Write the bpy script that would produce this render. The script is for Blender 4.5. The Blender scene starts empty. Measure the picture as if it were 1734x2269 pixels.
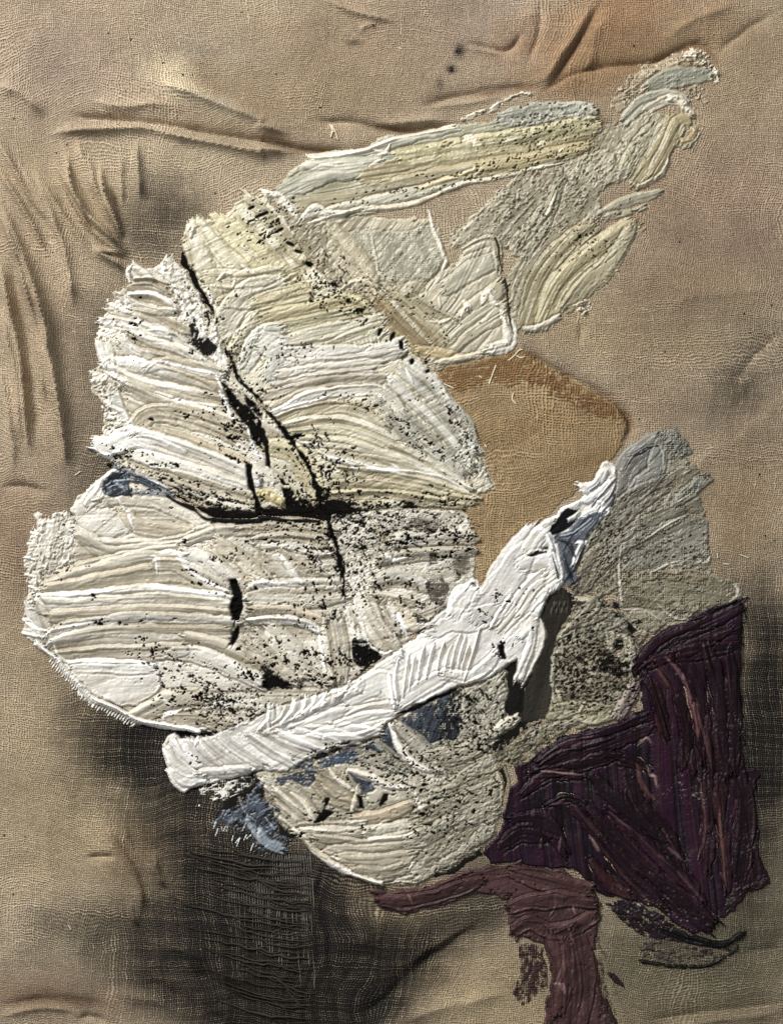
import bpy, math, random
import numpy as np
random.seed(7)
rng = np.random.default_rng(11)

# ------------------------------------------------------------------ camera, world, light, exposure
S = 0.0002                       # metres per unit of the drawing grid
W, H_ = 1734.0, 2269.0
scene = bpy.context.scene
col = scene.collection

cam_d = bpy.data.cameras.new('camera')
cam = bpy.data.objects.new('camera', cam_d)
col.objects.link(cam)
CAM_Z = 1.2
cam.location = (0, 0, CAM_Z)
cam_d.sensor_fit = 'VERTICAL'
cam_d.sensor_height = 24.0
cam_d.lens = 24.0 * CAM_Z / (H_ * S)
cam_d.clip_start = 0.01
cam_d.clip_end = 50
scene.camera = cam

world = bpy.data.worlds.new('World')
scene.world = world
world.use_nodes = True
bg = world.node_tree.nodes['Background']
bg.inputs[0].default_value = (0.93, 0.97, 1.0, 1)
bg.inputs[1].default_value = 0.27

def area_lamp(name, loc, size, energy, colour):
    ld = bpy.data.lights.new(name, 'AREA')
    ld.shape = 'RECTANGLE'
    ld.size, ld.size_y = size
    ld.energy = energy
    ld.color = colour
    lo = bpy.data.objects.new(name, ld)
    lo.location = loc
    from mathutils import Vector
    lo.rotation_euler = (Vector((0, 0, 0)) - Vector(loc)).to_track_quat('-Z', 'Y').to_euler()
    col.objects.link(lo)
    return lo
area_lamp('window_light', (-0.70, 0.88, 0.86), (0.56, 0.56), 35.0, (1.0, 0.985, 0.96))

vs = scene.view_settings
vs.view_transform = 'Standard'
vs.look = 'None'
vs.gamma = 1.0
vs.exposure = 0.0

# ------------------------------------------------------------------ helpers: numbers
def srgb(h):
    h = h.lstrip('#')
    c = np.array([int(h[i:i + 2], 16) for i in (0, 2, 4)]) / 255.0
    return np.where(c <= 0.04045, c / 12.92, ((c + 0.055) / 1.055) ** 2.4)

TILE = {}
for _c in range(3):
    for _r in range(4):
        TILE['%d%d' % (_c, _r)] = (578.0 * _c, 568.0 * _r if _r < 3 else 1701.0, 578 / 1680.0)
TILE['F'] = (0.0, 0.0, 1734 / 1680.0)
TILE['S'] = (0.0, 0.0, 1.0)

def pts(s):
    out, t = [], 'S'
    for k in s.split():
        if ',' in k:
            x, y = k.split(',')
            ox, oy, f = TILE[t]
            out.append((ox + float(x) * f, oy + float(y) * f))
        else:
            t = k
    return np.array(out)

def smooth(p, step=12.0):
    if len(p) < 3:
        n = max(2, int(np.hypot(*(p[-1] - p[0])) / 40) + 1)
        t = np.linspace(0, 1, n)[:, None]
        return p[0] * (1 - t) + p[-1] * t
    q = np.vstack([2 * p[0] - p[1], p, 2 * p[-1] - p[-2]])
    out = []
    for i in range(1, len(q) - 2):
        a, b, c, d = q[i - 1], q[i], q[i + 1], q[i + 2]
        n = max(2, min(10, int(np.hypot(*(c - b)) / step)))
        t = np.linspace(0, 1, n, endpoint=False)[:, None]
        out.append(0.5 * (2 * b + (c - a) * t + (2 * a - 5 * b + 4 * c - d) * t ** 2 + (3 * b - a - 3 * c + d) * t ** 3))
    out.append(p[-1][None])
    return np.vstack(out)

TAB = rng.random((256, 256)).astype(np.float32)
def vn(x, y):                                     # value noise 0..1
    xi = np.floor(x).astype(np.int64); yi = np.floor(y).astype(np.int64)
    fx = x - xi; fy = y - yi
    fx = fx * fx * fx * (fx * (fx * 6 - 15) + 10); fy = fy * fy * fy * (fy * (fy * 6 - 15) + 10)
    x0 = xi & 255; x1 = (xi + 1) & 255; y0 = yi & 255; y1 = (yi + 1) & 255
    return (TAB[y0, x0] * (1 - fx) + TAB[y0, x1] * fx) * (1 - fy) + (TAB[y1, x0] * (1 - fx) + TAB[y1, x1] * fx) * fy
def fbm(x, y, o=3):
    s, a, t = 0, 1.0, 0
    for k in range(o):
        s = s + a * vn(x * 2 ** k + 17.3 * k, y * 2 ** k + 41.7 * k); t += a; a *= 0.55
    return s / t
def sst(a, b, x):
    t = np.clip((x - a) / (b - a), 0, 1)
    return t * t * (3 - 2 * t)

def uv_of(X, Y, p):
    """arc length u and signed offset v of every point to the line p (ends run on straight)"""
    best = np.full(X.shape, 1e18); U = np.zeros(X.shape); V = np.zeros(X.shape)
    seg = p[1:] - p[:-1]; L = np.hypot(seg[:, 0], seg[:, 1]) + 1e-9
    acc = np.concatenate([[0], np.cumsum(L)])
    n = len(seg)
    for i in range(n):
        tx, ty = seg[i] / L[i]
        dx = X - p[i, 0]; dy = Y - p[i, 1]
        t = dx * tx + dy * ty
        v = -dx * ty + dy * tx
        tc = t
        if i > 0: tc = np.maximum(tc, 0)
        if i < n - 1: tc = np.minimum(tc, L[i])
        d = v * v + (t - tc) ** 2
        m = d < best
        best = np.where(m, d, best)
        U = np.where(m, acc[i] + tc, U)
        V = np.where(m, np.sign(v) * np.sqrt(d), V)
    return U, V, acc[-1]

def poly_sd(X, Y, p):
    best = np.full(X.shape, 1e18); ins = np.zeros(X.shape, bool)
    n = len(p)
    for i in range(n):
        ax, ay = p[i]; bx, by = p[(i + 1) % n]
        ex, ey = bx - ax, by - ay
        l2 = ex * ex + ey * ey + 1e-9
        t = np.clip(((X - ax) * ex + (Y - ay) * ey) / l2, 0, 1)
        best = np.minimum(best, (X - ax - t * ex) ** 2 + (Y - ay - t * ey) ** 2)
        if abs(ey) > 1e-9:
            c = ((ay > Y) != (by > Y)) & (X < ex * (Y - ay) / ey + ax)
            ins ^= c
    d = np.sqrt(best)
    return np.where(ins, d, -d)

# ------------------------------------------------------------------ the cloth: folds and stains on a coarse sheet
M = 260.0                                         # the cloth runs on past the frame
CG = 3.3
cnx = int((W + 2 * M) / CG) + 1; cny = int((H_ + 2 * M) / CG) + 1
cx = -M + np.arange(cnx) * CG; cy = -M + np.arange(cny) * CG
CX, CY = np.meshgrid(cx, cy)
CZ = (fbm(CX / 420, CY / 420) - 0.5) * 26 + (fbm(CX / 110 + 9, CY / 110) - 0.5) * 7 + (fbm(CX / 34 + 3, CY / 34, 2) - 0.5) * 2.0

def window(p, r):
    i0 = max(0, int((p[:, 0].min() - r + M) / CG)); i1 = min(cnx, int((p[:, 0].max() + r + M) / CG) + 2)
    j0 = max(0, int((p[:, 1].min() - r + M) / CG)); j1 = min(cny, int((p[:, 1].max() + r + M) / CG) + 2)
    return slice(j0, j1), slice(i0, i1)

def fold(s, amp, w, skew=0.0):
    p = smooth(pts(s), 20)
    sl = window(p, w * 4 + 10)
    X, Y = CX[sl], CY[sl]
    wob = (fbm(X / 45, Y / 45, 2) - 0.5) * w * 0.4
    u, v, L = uv_of(X, Y, p)
    v = v + wob
    fade = sst(-5, min(70, L * 0.3) + 1, u) * sst(-5, min(70, L * 0.3) + 1, L - u)
    g = np.exp(-np.abs(v / w) ** 1.15)
    if skew:
        g = g * np.where(v * skew > 0, np.exp(-np.abs(v / w) * 0.2), 1) - 0.35 * np.exp(-((v - skew * w * 1.7) / w) ** 2)
    CZ[sl] += amp * g * fade * (0.8 + 0.4 * fbm(u / 60, v / 60, 2))

TINT = np.empty((cny, cnx, 3)); TINT[:] = srgb('#a9967a')
STAIN = np.zeros((cny, cnx))
def ell(x, y, rx, ry, rot, soft=0.95, rough=0.7):
    p = np.array([[x, y]])
    sl = window(p, max(rx, ry) * 1.9)
    X, Y = CX[sl], CY[sl]
    a = math.radians(rot)
    dx, dy = X - x, Y - y
    q = np.hypot((dx * math.cos(a) + dy * math.sin(a)) / rx, (-dx * math.sin(a) + dy * math.cos(a)) / ry)
    q = q + (fbm(X / 60 + x, Y / 60, 3) - 0.5) * rough
    return sl, 1 - sst(1 - soft, 1 + soft * 0.6, q)
def tint(x, y, rx, ry, rot, c, k):                # x, y in the F frame
    f = TILE['F'][2]
    sl, m = ell(x * f, y * f, rx * f, ry * f, rot)
    m = (m * k)[..., None]
    TINT[sl] = TINT[sl] * (1 - m) + srgb(c) * m
def stain(x, y, rx, ry, rot, k):
    f = TILE['F'][2]
    k = min(0.97, k * 1.22)
    sl, m = ell(x * f, y * f, rx * f * 1.28, ry * f * 1.28, rot)
    STAIN[sl] = 1 - (1 - STAIN[sl]) * (1 - m * k)
def dark_line(s, w, k, c=None):
    p = smooth(pts(s), 20)
    sl = window(p, w * 2.5)
    X, Y = CX[sl], CY[sl]
    u, v, L = uv_of(X, Y, p)
    m = np.exp(-(v / w) ** 2) * sst(-20, 60, u) * sst(-20, 60, L - u) * k * (0.6 + 0.8 * fbm(X / 40, Y / 40, 2))
    m = np.clip(m, 0, 1)
    if c is None: STAIN[sl] = 1 - (1 - STAIN[sl]) * (1 - m)
    else: TINT[sl] = TINT[sl] * (1 - m[..., None]) + srgb(c) * m[..., None]

# ------------------------------------------------------------------ the paint: one relief, every stroke remembers what it owns
G = 1.75
nx = int(W / G) + 14; ny = int(H_ / G) + 14
gx = -6 * G + np.arange(nx) * G; gy = -6 * G + np.arange(ny) * G
PH = np.zeros((ny, nx)); OWN = np.full((ny, nx), -1, np.int32)
PC = np.zeros((ny, nx, 3)); COV = np.zeros((ny, nx), bool); ROU = np.zeros((ny, nx))
THINGS = []; PARTS = []                            # PARTS[i] = (thing index, name, stuff?, label)
def thing(name, label, cat, mat='paint'):
    THINGS.append(dict(name=name, label=label, cat=cat, mat=mat))
def win(x0, x1, y0, y1):
    i0 = max(0, int((x0 - gx[0]) / G)); i1 = min(nx, int((x1 - gx[0]) / G) + 2)
    j0 = max(0, int((y0 - gy[0]) / G)); j1 = min(ny, int((y1 - gy[0]) / G) + 2)
    sl = (slice(j0, j1), slice(i0, i1))
    return sl, *np.meshgrid(gx[i0:i1], gy[j0:j1])
seedn = [0]
RK = 1.6
GROOVE = 2.0
TONE = [np.ones(3), np.zeros(3), 0.0]
def tone(f=(1, 1, 1), target=None, k=0.0):
    """the pigment mix of the next strokes: every colour is multiplied by f, then drawn towards the target"""
    TONE[0] = np.array(f, float); TONE[1] = srgb(target) if target else np.zeros(3); TONE[2] = k
def pig(c):
    return srgb(c) * TONE[0] * (1 - TONE[2]) + TONE[1] * TONE[2]
def lay(sl, X, Y, d, u, v, hw, c, c2, h, ridge, rf, berm, convex, dry, lump, keep, name, stuff, rag, canvas, streak=None, side=1.0):
    seedn[0] += 1; sd = seedn[0] * 7.31
    if dry > 0:
        n = 0.55 * fbm(u / 16 + sd, v / 5.0, 2) + 0.45 * fbm(X / 7 + sd, Y / 7, 2)
        n = n + canvas * 0.10 * (np.sin(X * 1.35 + 2 * vn(X / 30, Y / 30)) + np.sin(Y * 1.35 + 2 * vn(X / 30, Y / 30 + 9)))
        edge = np.clip(1 - d / (hw * 0.9 + 1), 0, 1)
        thr = 0.5 + (dry - 0.5) * 0.62 + 0.10 * (edge - 0.4)
        d = np.minimum(d, (n - thr) * 22)
    a = sst(-1.3, 1.7, d)
    m = a > 0.5
    if not m.any(): return
    sx = np.maximum(d, 0)
    rf = rf * 1.6
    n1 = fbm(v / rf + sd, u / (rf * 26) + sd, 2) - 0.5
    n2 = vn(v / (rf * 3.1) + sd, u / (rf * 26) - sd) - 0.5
    n3 = fbm(X / 9 + sd, Y / 9, 2) - 0.5
    n4 = fbm(X / 26 + sd, Y / 26, 2) - 0.5
    body = sst(0, 6, sx)
    ridge = ridge * RK
    p = h * (0.40 + 0.60 * body) + ridge * (n1 * 1.3 + n2 * 2.2 + (0.36 - np.abs(n1 + 0.4 * n2) * 2.2) * 1.0) * body + lump * (n3 * 1.3 + n4 * 2.2)
    p = p + berm * np.exp(-((sx - 3.2) / 2.4) ** 2) * (0.35 + 1.2 * fbm(u / 22 + sd, v / 60, 2))
    if convex:
        if name == 'paint_ridge': p = p + convex * (1 - np.clip(np.abs(v) / (hw + 1e-6), 0, 1) ** 2)
        else:                     # a knife leaves a lip on one side and thins out to the other
            w_ = np.clip(v * side / (hw + 1e-6), -1, 1) + (n2 * 0.5 + n4 * 0.25)
            p = p + convex * 2.3 * np.where(w_ > 0.5, 1 - ((w_ - 0.5) / 0.5) ** 2 * 0.8, np.clip((w_ + 1.0) / 1.5, 0, 1) ** 1.3)
    crumb = max(0.0, lump - 0.9) * 1.5
    if crumb:
        cr_ = sst(0.60, 0.80, 0.6 * vn(X / 4.2 + sd, Y / 4.2) + 0.4 * fbm(X / 19, Y / 19 + sd, 2))
        p = p + crumb * cr_ * 1.6
    p = np.maximum(p, 0.7)
    old = PH[sl] - GROOVE * np.exp(-((d + 1.4) / 1.7) ** 2) * COV[sl] * min(1.0, h / 2.5)
    PH[sl] = old * (1 - a) + a * (old * keep + p)
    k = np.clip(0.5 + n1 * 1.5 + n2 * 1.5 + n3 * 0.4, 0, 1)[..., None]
    cc = pig(c) * k + (pig(c2) if c2 else pig(c) * np.array([0.80, 0.765, 0.70])) * (1 - k)  # streaked pigment
    if crumb: cc = cc * (1 - 0.5 * cr_[..., None]) + np.minimum(cc * 1.35, 0.86) * 0.5 * cr_[..., None]
    if streak:
        for q_, (sc_, am_) in enumerate(streak):
            s5 = fbm(v / (rf * 0.8) + sd * 3 + 9 * q_, u / (rf * 34) - sd, 2)
            k5 = sst(0.66 - am_ * 0.3, 0.74 - am_ * 0.3, s5)[..., None]
            cc = cc * (1 - k5) + pig(sc_) * k5
    cc = cc * (1 + 0.10 * (fbm(X / 14 + sd, Y / 14, 2) - 0.5))[..., None]
    un = ~COV[sl]
    first = un & (d > -8)
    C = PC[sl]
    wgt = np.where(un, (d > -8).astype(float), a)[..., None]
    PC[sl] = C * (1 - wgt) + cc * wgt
    COV[sl] |= m
    pid = len(PARTS)
    PARTS.append((len(THINGS) - 1, name, stuff, None))
    o = OWN[sl]; o[m] = pid; OWN[sl] = o

def st(s, w, c, h=3.0, c2=None, ridge=1.2, rf=5.0, berm=1.4, convex=1.0, dry=0.0, lump=0.5, keep=0.55, rag=5.0, end=14.0,
       name='paint_stroke', canvas=0.0, taper=0.75, streak=None):
    p = smooth(pts(s))
    r = w * 0.5 + rag + 10
    sl, X, Y = win(p[:, 0].min() - r, p[:, 0].max() + r, p[:, 1].min() - r, p[:, 1].max() + r)
    u, v, L = uv_of(X, Y, p)
    sd = len(PARTS) * 3.7
    t = np.clip(u / L, 0, 1)
    hw = w * (0.42 + 0.22 * fbm(u / 70 + sd, u * 0 + 3.3, 2)) * (taper + (1 - taper) * np.sin(np.pi * np.clip(t, 0.02, 0.98)) ** 0.5)
    vv = v + (fbm(u / 34 + sd, np.sign(v) * 3.1, 3) - 0.5) * rag * 1.6 + (fbm(X / 6, Y / 6, 1) - 0.5) * rag * 0.35
    d = hw - np.abs(vv)
    en = min(end * 1.8, w * 0.9, L * 0.35)
    tv = p[-1] - p[0]; side = 1.0 if (tv[1] * 0.43 - tv[0] * 0.9) > 0 else -1.0
    du = np.minimum(u, L - u) + (fbm(v / 3.6 + sd, np.where(u > L / 2, 7.7, 1.1), 3) - 0.35) * en * 1.5
    rnd = hw - np.sqrt(np.maximum(hw - np.minimum(hw, du + hw * 0.55), 0) ** 2 + vv ** 2) if w > 14 else du
    d = np.minimum(d, np.where(w > 14, rnd, du))
    lay(sl, X, Y, d, u, v, hw, c, c2, h, ridge, rf, berm, convex, dry, lump, keep, name, False, rag, canvas, streak, side)

def ar(s, flow, c, h=2.5, c2=None, ridge=1.1, rf=5.0, berm=1.2, dry=0.0, lump=0.6, keep=0.55, rag=7.0, name='paint_layer', canvas=0.0, streak=None):
    p = pts(s)
    sl, X, Y = win(p[:, 0].min() - rag - 9, p[:, 0].max() + rag + 9, p[:, 1].min() - rag - 9, p[:, 1].max() + rag + 9)
    if isinstance(flow, str):
        u, v, L = uv_of(X, Y, smooth(pts(flow), 30))
    else:
        a = math.radians(flow)
        u = X * math.cos(a) - Y * math.sin(a); v = X * math.sin(a) + Y * math.cos(a)
    sd = len(PARTS) * 3.7
    d = poly_sd(X + (fbm(X / 24 + sd, Y / 24, 2) - 0.5) * rag * 2, Y + (fbm(X / 24, Y / 24 + sd, 2) - 0.5) * rag * 2, p)
    d = d + (fbm(X / 5 + sd, Y / 5, 2) - 0.5) * rag * 0.7
    hw = np.full(X.shape, 24.0)
    lay(sl, X, Y, d, u, v, hw, c, c2, h, ridge, rf, berm, 0.0, dry, lump, keep, name, name == 'ground_layer', rag, canvas, streak)

def ridge(s, w, c='#e6e2d9', h=5.0, **k):
    kw = dict(ridge=0.5, berm=0.0, convex=h * 0.85, lump=0.9, keep=0.8, rag=4.0, end=8.0, name='paint_ridge', taper=0.25); kw.update(k)
    st(s, w * 1.15, c, 1.0, **kw)

def flecks(s, sx, sy, n, ang=0, size=(2.2, 6.0), c='#15120e', name='black_fleck', asp=2.2):
    """small gaps in the paint where the ground below shows"""
    x0, y0 = pts(s)[0]; a = math.radians(ang)
    R = max(sx, sy) * 1.5 + 12
    sl, X, Y = win(x0 - R, x0 + R, y0 - R, y0 + R)
    dx, dy = X - x0, Y - y0
    p = dx * math.cos(a) + dy * math.sin(a); q = -dx * math.sin(a) + dy * math.cos(a)
    e = np.hypot(p / (sx + 4), q / (sy + 4))
    r = (size[0] + size[1]) * 0.88
    sd = len(PARTS) * 5.3 + n
    f = 0.72 * fbm(p / (r * asp) + sd, q / r + sd, 2) + 0.28 * vn(X / 3.4 + sd, Y / 3.4)
    frac = min(0.40, n * 0.43 * r * r / (3.14 * (sx + 4) * (sy + 4)))
    thr = 0.5 + 0.135 * (1.75 - 3.2 * frac) + 0.16 * (e ** 2 - 0.35)
    d = (f - thr) * r * 5.5
    m = sst(-0.6, 0.8, d) * COV[sl] * (e < 1.5)
    if not (m > 0.5).any(): return
    pid = len(PARTS)
    PH[sl] = PH[sl] * (1 - 0.62 * m) + 0.55 * np.exp(-((d + 2.2) / 1.6) ** 2) * (e < 1.4) * COV[sl]
    PC[sl] = PC[sl] * (1 - m[..., None]) + srgb(c) * m[..., None]
    o = OWN[sl]; o[m > 0.5] = pid; OWN[sl] = o
    PARTS.append((len(THINGS) - 1, name, True, None))

# ------------------------------------------------------------------ the cloth as it lies: tints, stains, dark lines, folds
for t in [(250, 60, 420, 160, 10, '#a08a70', .6), (120, 130, 150, 120, 0, '#9c8478', .5), (470, 130, 160, 70, 20, '#a99f88', .5), (500, 220, 160, 90, 25, '#8a6c48', .45),
          (370, 165, 60, 40, 30, '#d2bf97', .7), (460, 225, 120, 22, 20, '#b9ad92', .7), (760, 120, 260, 130, 0, '#94795a', .55), (700, 220, 200, 80, 5, '#9a8462', .5), (980, 60, 170, 90, 10, '#9b8471', .5),
          (1080, 50, 90, 100, 20, '#b29d88', .7), (1320, 40, 240, 110, -20, '#a5794b', .8), (1340, 130, 200, 70, -15, '#96754c', .8), (1240, 170, 120, 70, -40, '#8c6a42', .6),
          (1560, 90, 160, 140, 0, '#9a7f5c', .6), (1590, 260, 120, 130, 0, '#a48d6b', .5), (1480, 480, 220, 150, 20, '#96795f', .65), (1600, 420, 120, 160, 0, '#9a7d68', .6), (1450, 620, 120, 60, 0, '#947256', .5),
          (1300, 720, 240, 80, 10, '#a28a62', .6), (1550, 640, 180, 90, 0, '#94805f', .5), (1380, 880, 110, 90, 0, '#8c7256', .5), (1620, 1000, 120, 140, 0, '#9b8465', .5), (1580, 1120, 90, 140, 0, '#94794f', .5),
          (60, 420, 160, 200, 0, '#a1896c', .5), (210, 440, 200, 90, 20, '#b09c78', .5), (420, 350, 200, 70, 0, '#ab9b7c', .5), (90, 800, 170, 280, 0, '#a38d6e', .4), (40, 1150, 90, 120, 0, '#8a6448', .5),
          (80, 1320, 160, 120, 0, '#a08a66', .5), (120, 1560, 240, 160, 0, '#ab9771', .55), (160, 1780, 230, 160, 0, '#b39f76', .7), (300, 1850, 80, 100, -30, '#8f7350', .5), (90, 2010, 180, 90, 0, '#b3a283', .5), (60, 2140, 240, 60, 0, '#8b6b4e', .5),
          (850, 1950, 140, 90, 70, '#a8946b', .6), (1050, 2130, 220, 110, 0, '#b39d72', .7), (1440, 2100, 230, 140, 0, '#7d7756', .7), (1590, 1850, 130, 230, 0, '#77715a', .75), (1500, 1960, 200, 90, 0, '#6f6a4f', .6), (1450, 2180, 260, 40, 0, '#94805e', .5)]:
    tint(*t)
for t in [(355, 455, 85, 70, 60, .66), (300, 520, 60, 60, 0, .45), (225, 690, 55, 90, 20, .45), (215, 880, 70, 170, 0, .38), (235, 1000, 60, 80, 0, .5), (175, 1060, 60, 60, 0, .4), (65, 1240, 40, 60, 0, .35),
          (330, 1580, 140, 75, 10, 1), (300, 1640, 150, 90, 0, .85), (420, 1690, 120, 110, 0, .7), (200, 1500, 90, 60, 30, .5), (450, 1840, 140, 130, 0, .6), (560, 1860, 150, 120, 0, .72), (570, 2000, 180, 130, 0, .75),
          (708, 2060, 48, 250, 0, 1), (690, 2190, 110, 90, 0, 1), (700, 2110, 30, 200, 4, 1), (702, 2160, 44, 130, 0, 1), (700, 2190, 60, 90, 0, 1), (470, 1930, 150, 150, 30, .5), (640, 2130, 110, 110, 0, .6), (660, 2170, 130, 90, 0, .95), (480, 2100, 210, 90, 20, .55), (330, 2010, 170, 60, 0, .5), (240, 1970, 140, 40, 0, .4), (330, 2080, 220, 60, 10, .45), (500, 2180, 200, 60, 10, .7),  # the tall narrow ellipses darken the bottom crease to near black
          (770, 1860, 120, 60, 0, .6), (760, 2060, 130, 120, 0, .75), (880, 2050, 130, 60, -20, .62), (1000, 1960, 170, 60, -20, .62), (1080, 1900, 120, 60, 0, .6), (830, 2150, 120, 60, -30, .65), (740, 2170, 60, 60, 0, .8),
          (1635, 1500, 70, 210, 0, .95), (1600, 1700, 60, 160, 0, .5), (1660, 1430, 80, 80, 0, .5), (1650, 1650, 50, 140, 0, .75), (1660, 1800, 90, 200, 0, .40), (1565, 850, 80, 50, -40, .4), (1620, 800, 120, 70, -30, .28), (1500, 700, 140, 60, 0, .15), (1420, 2030, 120, 60, 0, .35), (1450, 2100, 250, 130, 0, .28), (1580, 1950, 140, 110, 0, .35), (1600, 2150, 160, 100, 0, .2),
          (1560, 1240, 60, 60, 0, .25), (1620, 1330, 70, 60, 0, .45), (60, 160, 60, 40, -40, .12), (985, 110, 12, 16, 20, .8), (968, 148, 9, 8, 0, .8), (760, 92, 16, 7, 0, .6), (945, 180, 9, 14, 0, .5)]:
    stain(*t)
for s_, w_, k_, c_ in [("10 0,900 300,960 620,955 760,870", 11, .85, '#6d5230'), ("10 620,790 900,830 1150,810 1290,780", 9, .8, '#5f452a'), ("10 1300,620 1680,560 20 150,560", 8, .7, '#6b4c2c'),
                       ("20 160,570 300,370 400,210 520,0", 7, .45, '#644a2c'), ("20 640,420 860,385 1050,310 1190,300 1270,430", 8, .65, '#7b5a35'), ("20 430,690 490,760 560,800 640,780", 12, .7, '#67513a'),
                       ("21 0,580 200,740 500,900 640,1010 690,1100 640,1220", 11, .75, '#6e512c'), ("00 820,1640 720,1480 640,1300", 9, .5, '#6d5434'), ("03 680,380 780,500 880,660 920,800 910,960", 8, .5, '#644a2c'),
                       ("03 0,1530 300,1490 500,1510 760,1540", 12, .6, '#5f4129'), ("10 560,260 620,265", 8, .5, '#5b3a22'), ("00 1180,390 1300,470 1420,600", 22, .3, '#7d6040')]:
    dark_line(s_, w_, k_, c_)  # brown lines along fold valleys and paint edges
for s_, w_, k_ in [("03 850,1340 1100,1450 1300,1560 1680,1780", 18, .45), ("13 640,1640 900,1380 1100,1190 1480,960", 14, .6), ("13 370,560 400,900 430,1000 450,1200 500,1651", 16, .7), ("03 1250,1290 1450,1400 1680,1570", 16, .35),
                   ("20 1650,0", 1, .1), ("21 1300,980 1420,880 1560,700", 12, .45)]:
    if s_.count(',') > 1: dark_line(s_, w_, k_)  # darker lines down the fold valleys
for f_ in [("00 -30,1330 40,1450 110,1640 01 150,120 230,400", 14, 9), ("00 250,1130 420,1400 600,1640 01 640,20", 12, 9), ("00 560,1000 640,1250 740,1480 825,1630", 12, 7), ("00 370,1150 520,1420 700,1570 830,1645", 14, 6), ("01 0,100 90,420 150,800 190,1300", 11, 11), ("01 250,500 330,800 400,1200", 9, 12), ("01 -10,700 60,1000 100,1400", 9, 14),
           ("00 -40,540 0,560 100,590 200,660 300,740", 11, 20), ("00 420,735 800,775 1100,805 1400,865 1680,905 10 0,905 300,960 620,950", -11, 13), ("00 300,860 480,838 760,830 950,830 1150,880 1400,930 1680,980 10 0,965 280,985", 12, 11),
           ("00 1000,520 1200,590 1400,670 1680,775 10 0,810 200,860", 11, 14), ("00 550,640 800,690 1000,670 1200,700", 6, 14), ("00 -40,1060 0,1110 70,1210 180,1390 320,1650", 17, 8), ("00 -40,880 0,930 80,1060 200,1270 330,1450", 16, 8), ("00 330,1010 450,1200 560,1380 700,1500 820,1630", 18, 8),
           ("00 420,950 480,1230 620,1440 830,1640", 18, 7), ("00 640,1040 680,1250 760,1440 830,1620", 16, 7), ("00 780,1000 790,1350", 6, 8), ("00 880,900 900,1100 910,1300", 11, 12), ("00 20,1400 130,1640 01 170,60 280,350 330,650 400,1000 430,1400", 15, 13),
           ("00 200,1050 330,1350 430,1651 01 480,370", 12, 16), ("01 0,300 60,550 120,850 140,1200", 13, 15), ("01 220,200 300,420 340,700", 13, 11), ("00 820,1640 01 640,-30 720,20 830,100", 14, 9), ("01 60,0 120,300 190,700 240,1200", -8, 16),
           ("00 520,1340 660,1560 760,1680", -12, 8), ("00 380,1180 520,1400 680,1600", -10, 10), ("00 720,1200 770,1400 815,1620", -12, 9), ("00 100,1000 260,1280 420,1600", 9, 10), ("00 -30,1250 60,1420 160,1640 01 230,200 300,420", 12, 10), ("01 100,0 200,300 260,600 300,1000", 11, 12), ("01 -20,0 40,200 90,500", 10, 12), ("00 480,860 560,1100 640,1300", 8, 12), ("01 330,560 380,900 420,1100", 9, 12), ("01 0,1490 150,1480 330,1530", -7, 12), ("10 380,-20 520,50 650,97 800,125 890,150", 10, 7), ("10 640,210 670,170 740,160", 5, 6), ("10 1310,270 1450,300 1560,325 1630,290 1700,180", -9, 7), ("10 1320,300 1450,330 1560,355", 7, 7),
           ("20 30,420 110,200 120,0", -6, 9), ("20 20,520 150,500 250,340 360,190 470,-20", 8, 14), ("20 160,580 300,370 400,210 520,-20", -8, 8), ("20 130,600 420,420 480,200 640,40", 6, 18), ("10 300,770 620,790 900,840 1150,815", -10, 11), ("10 700,790 900,790 1100,770 1250,790", 8, 10), ("10 1000,690 1300,610 1680,550 20 150,570", -9, 11),
           ("10 1050,700 1350,660 1550,630", 6, 10), ("20 100,600 350,470 600,420 860,392 1060,300 1200,290 1280,420", -10, 11), ("20 1230,370 1400,220 1680,60", -6, 12), ("20 900,260 1100,130 1400,20", 6, 16), ("21 0,560 200,720 500,870 640,990 700,1100 640,1260", -12, 11), ("21 380,420 370,560", -5, 6),
           ("21 900,300 1300,250 1680,190", 5, 30), ("21 1680,480 1450,700 1350,900", -6, 22), ("21 1000,1500 1200,1300 1500,1100 1680,900", 5, 40), ("03 640,330 690,390 780,520 880,680 920,820 900,990", 13, 9), ("03 820,380 880,520 980,640", -7, 9), ("03 1010,540 1015,660 1070,770", 11, 7), ("03 550,575 760,570", -7, 6),
           ("03 840,860 870,980 910,1000", 8, 7), ("03 -40,1620 100,1580 250,1550 450,1560 540,1640", 7, 9), ("03 -40,1540 200,1500 400,1490 760,1540", -7, 16), ("03 500,1640 560,1600 700,1640", -8, 10), ("03 850,1330 1100,1440 1300,1550 1680,1780", -12, 28), ("03 700,1430 1000,1500 1300,1640", 12, 26), ("03 1200,1290 1450,1400 1680,1570", -9, 28),
           ("03 900,1100 1200,1170 1500,1330 1680,1480", 10, 26), ("13 370,560 400,900 430,1000 450,1200 500,1680", -8, 16), ("13 440,900 500,1300 540,1600", 7, 16), ("13 620,1651 900,1390 1100,1200 1480,970", -12, 26), ("13 900,1290 1200,1100 1480,1000", 8, 20), ("13 800,1660 1200,1540 1640,1440", 8, 24), ("13 680,860 640,1000 660,1200", 8, 30),
           ("23 760,1640 1100,1590 1400,1550 1720,1520", -7, 14), ("23 900,1690 1300,1620 1700,1570", 7, 14), ("23 1400,1190 1700,1150", -5, 12), ("22 1410,600 1430,900 1420,1400", -6, 12), ("23 500,1100 540,1300 620,1500", 6, 12)]:
    fold(f_[0], f_[1] * (2.1 if f_[0][:2] in ('00', '01') else 1.7), f_[2] * (0.8 if f_[0][:2] in ('00', '01') else 1.0))
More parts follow.
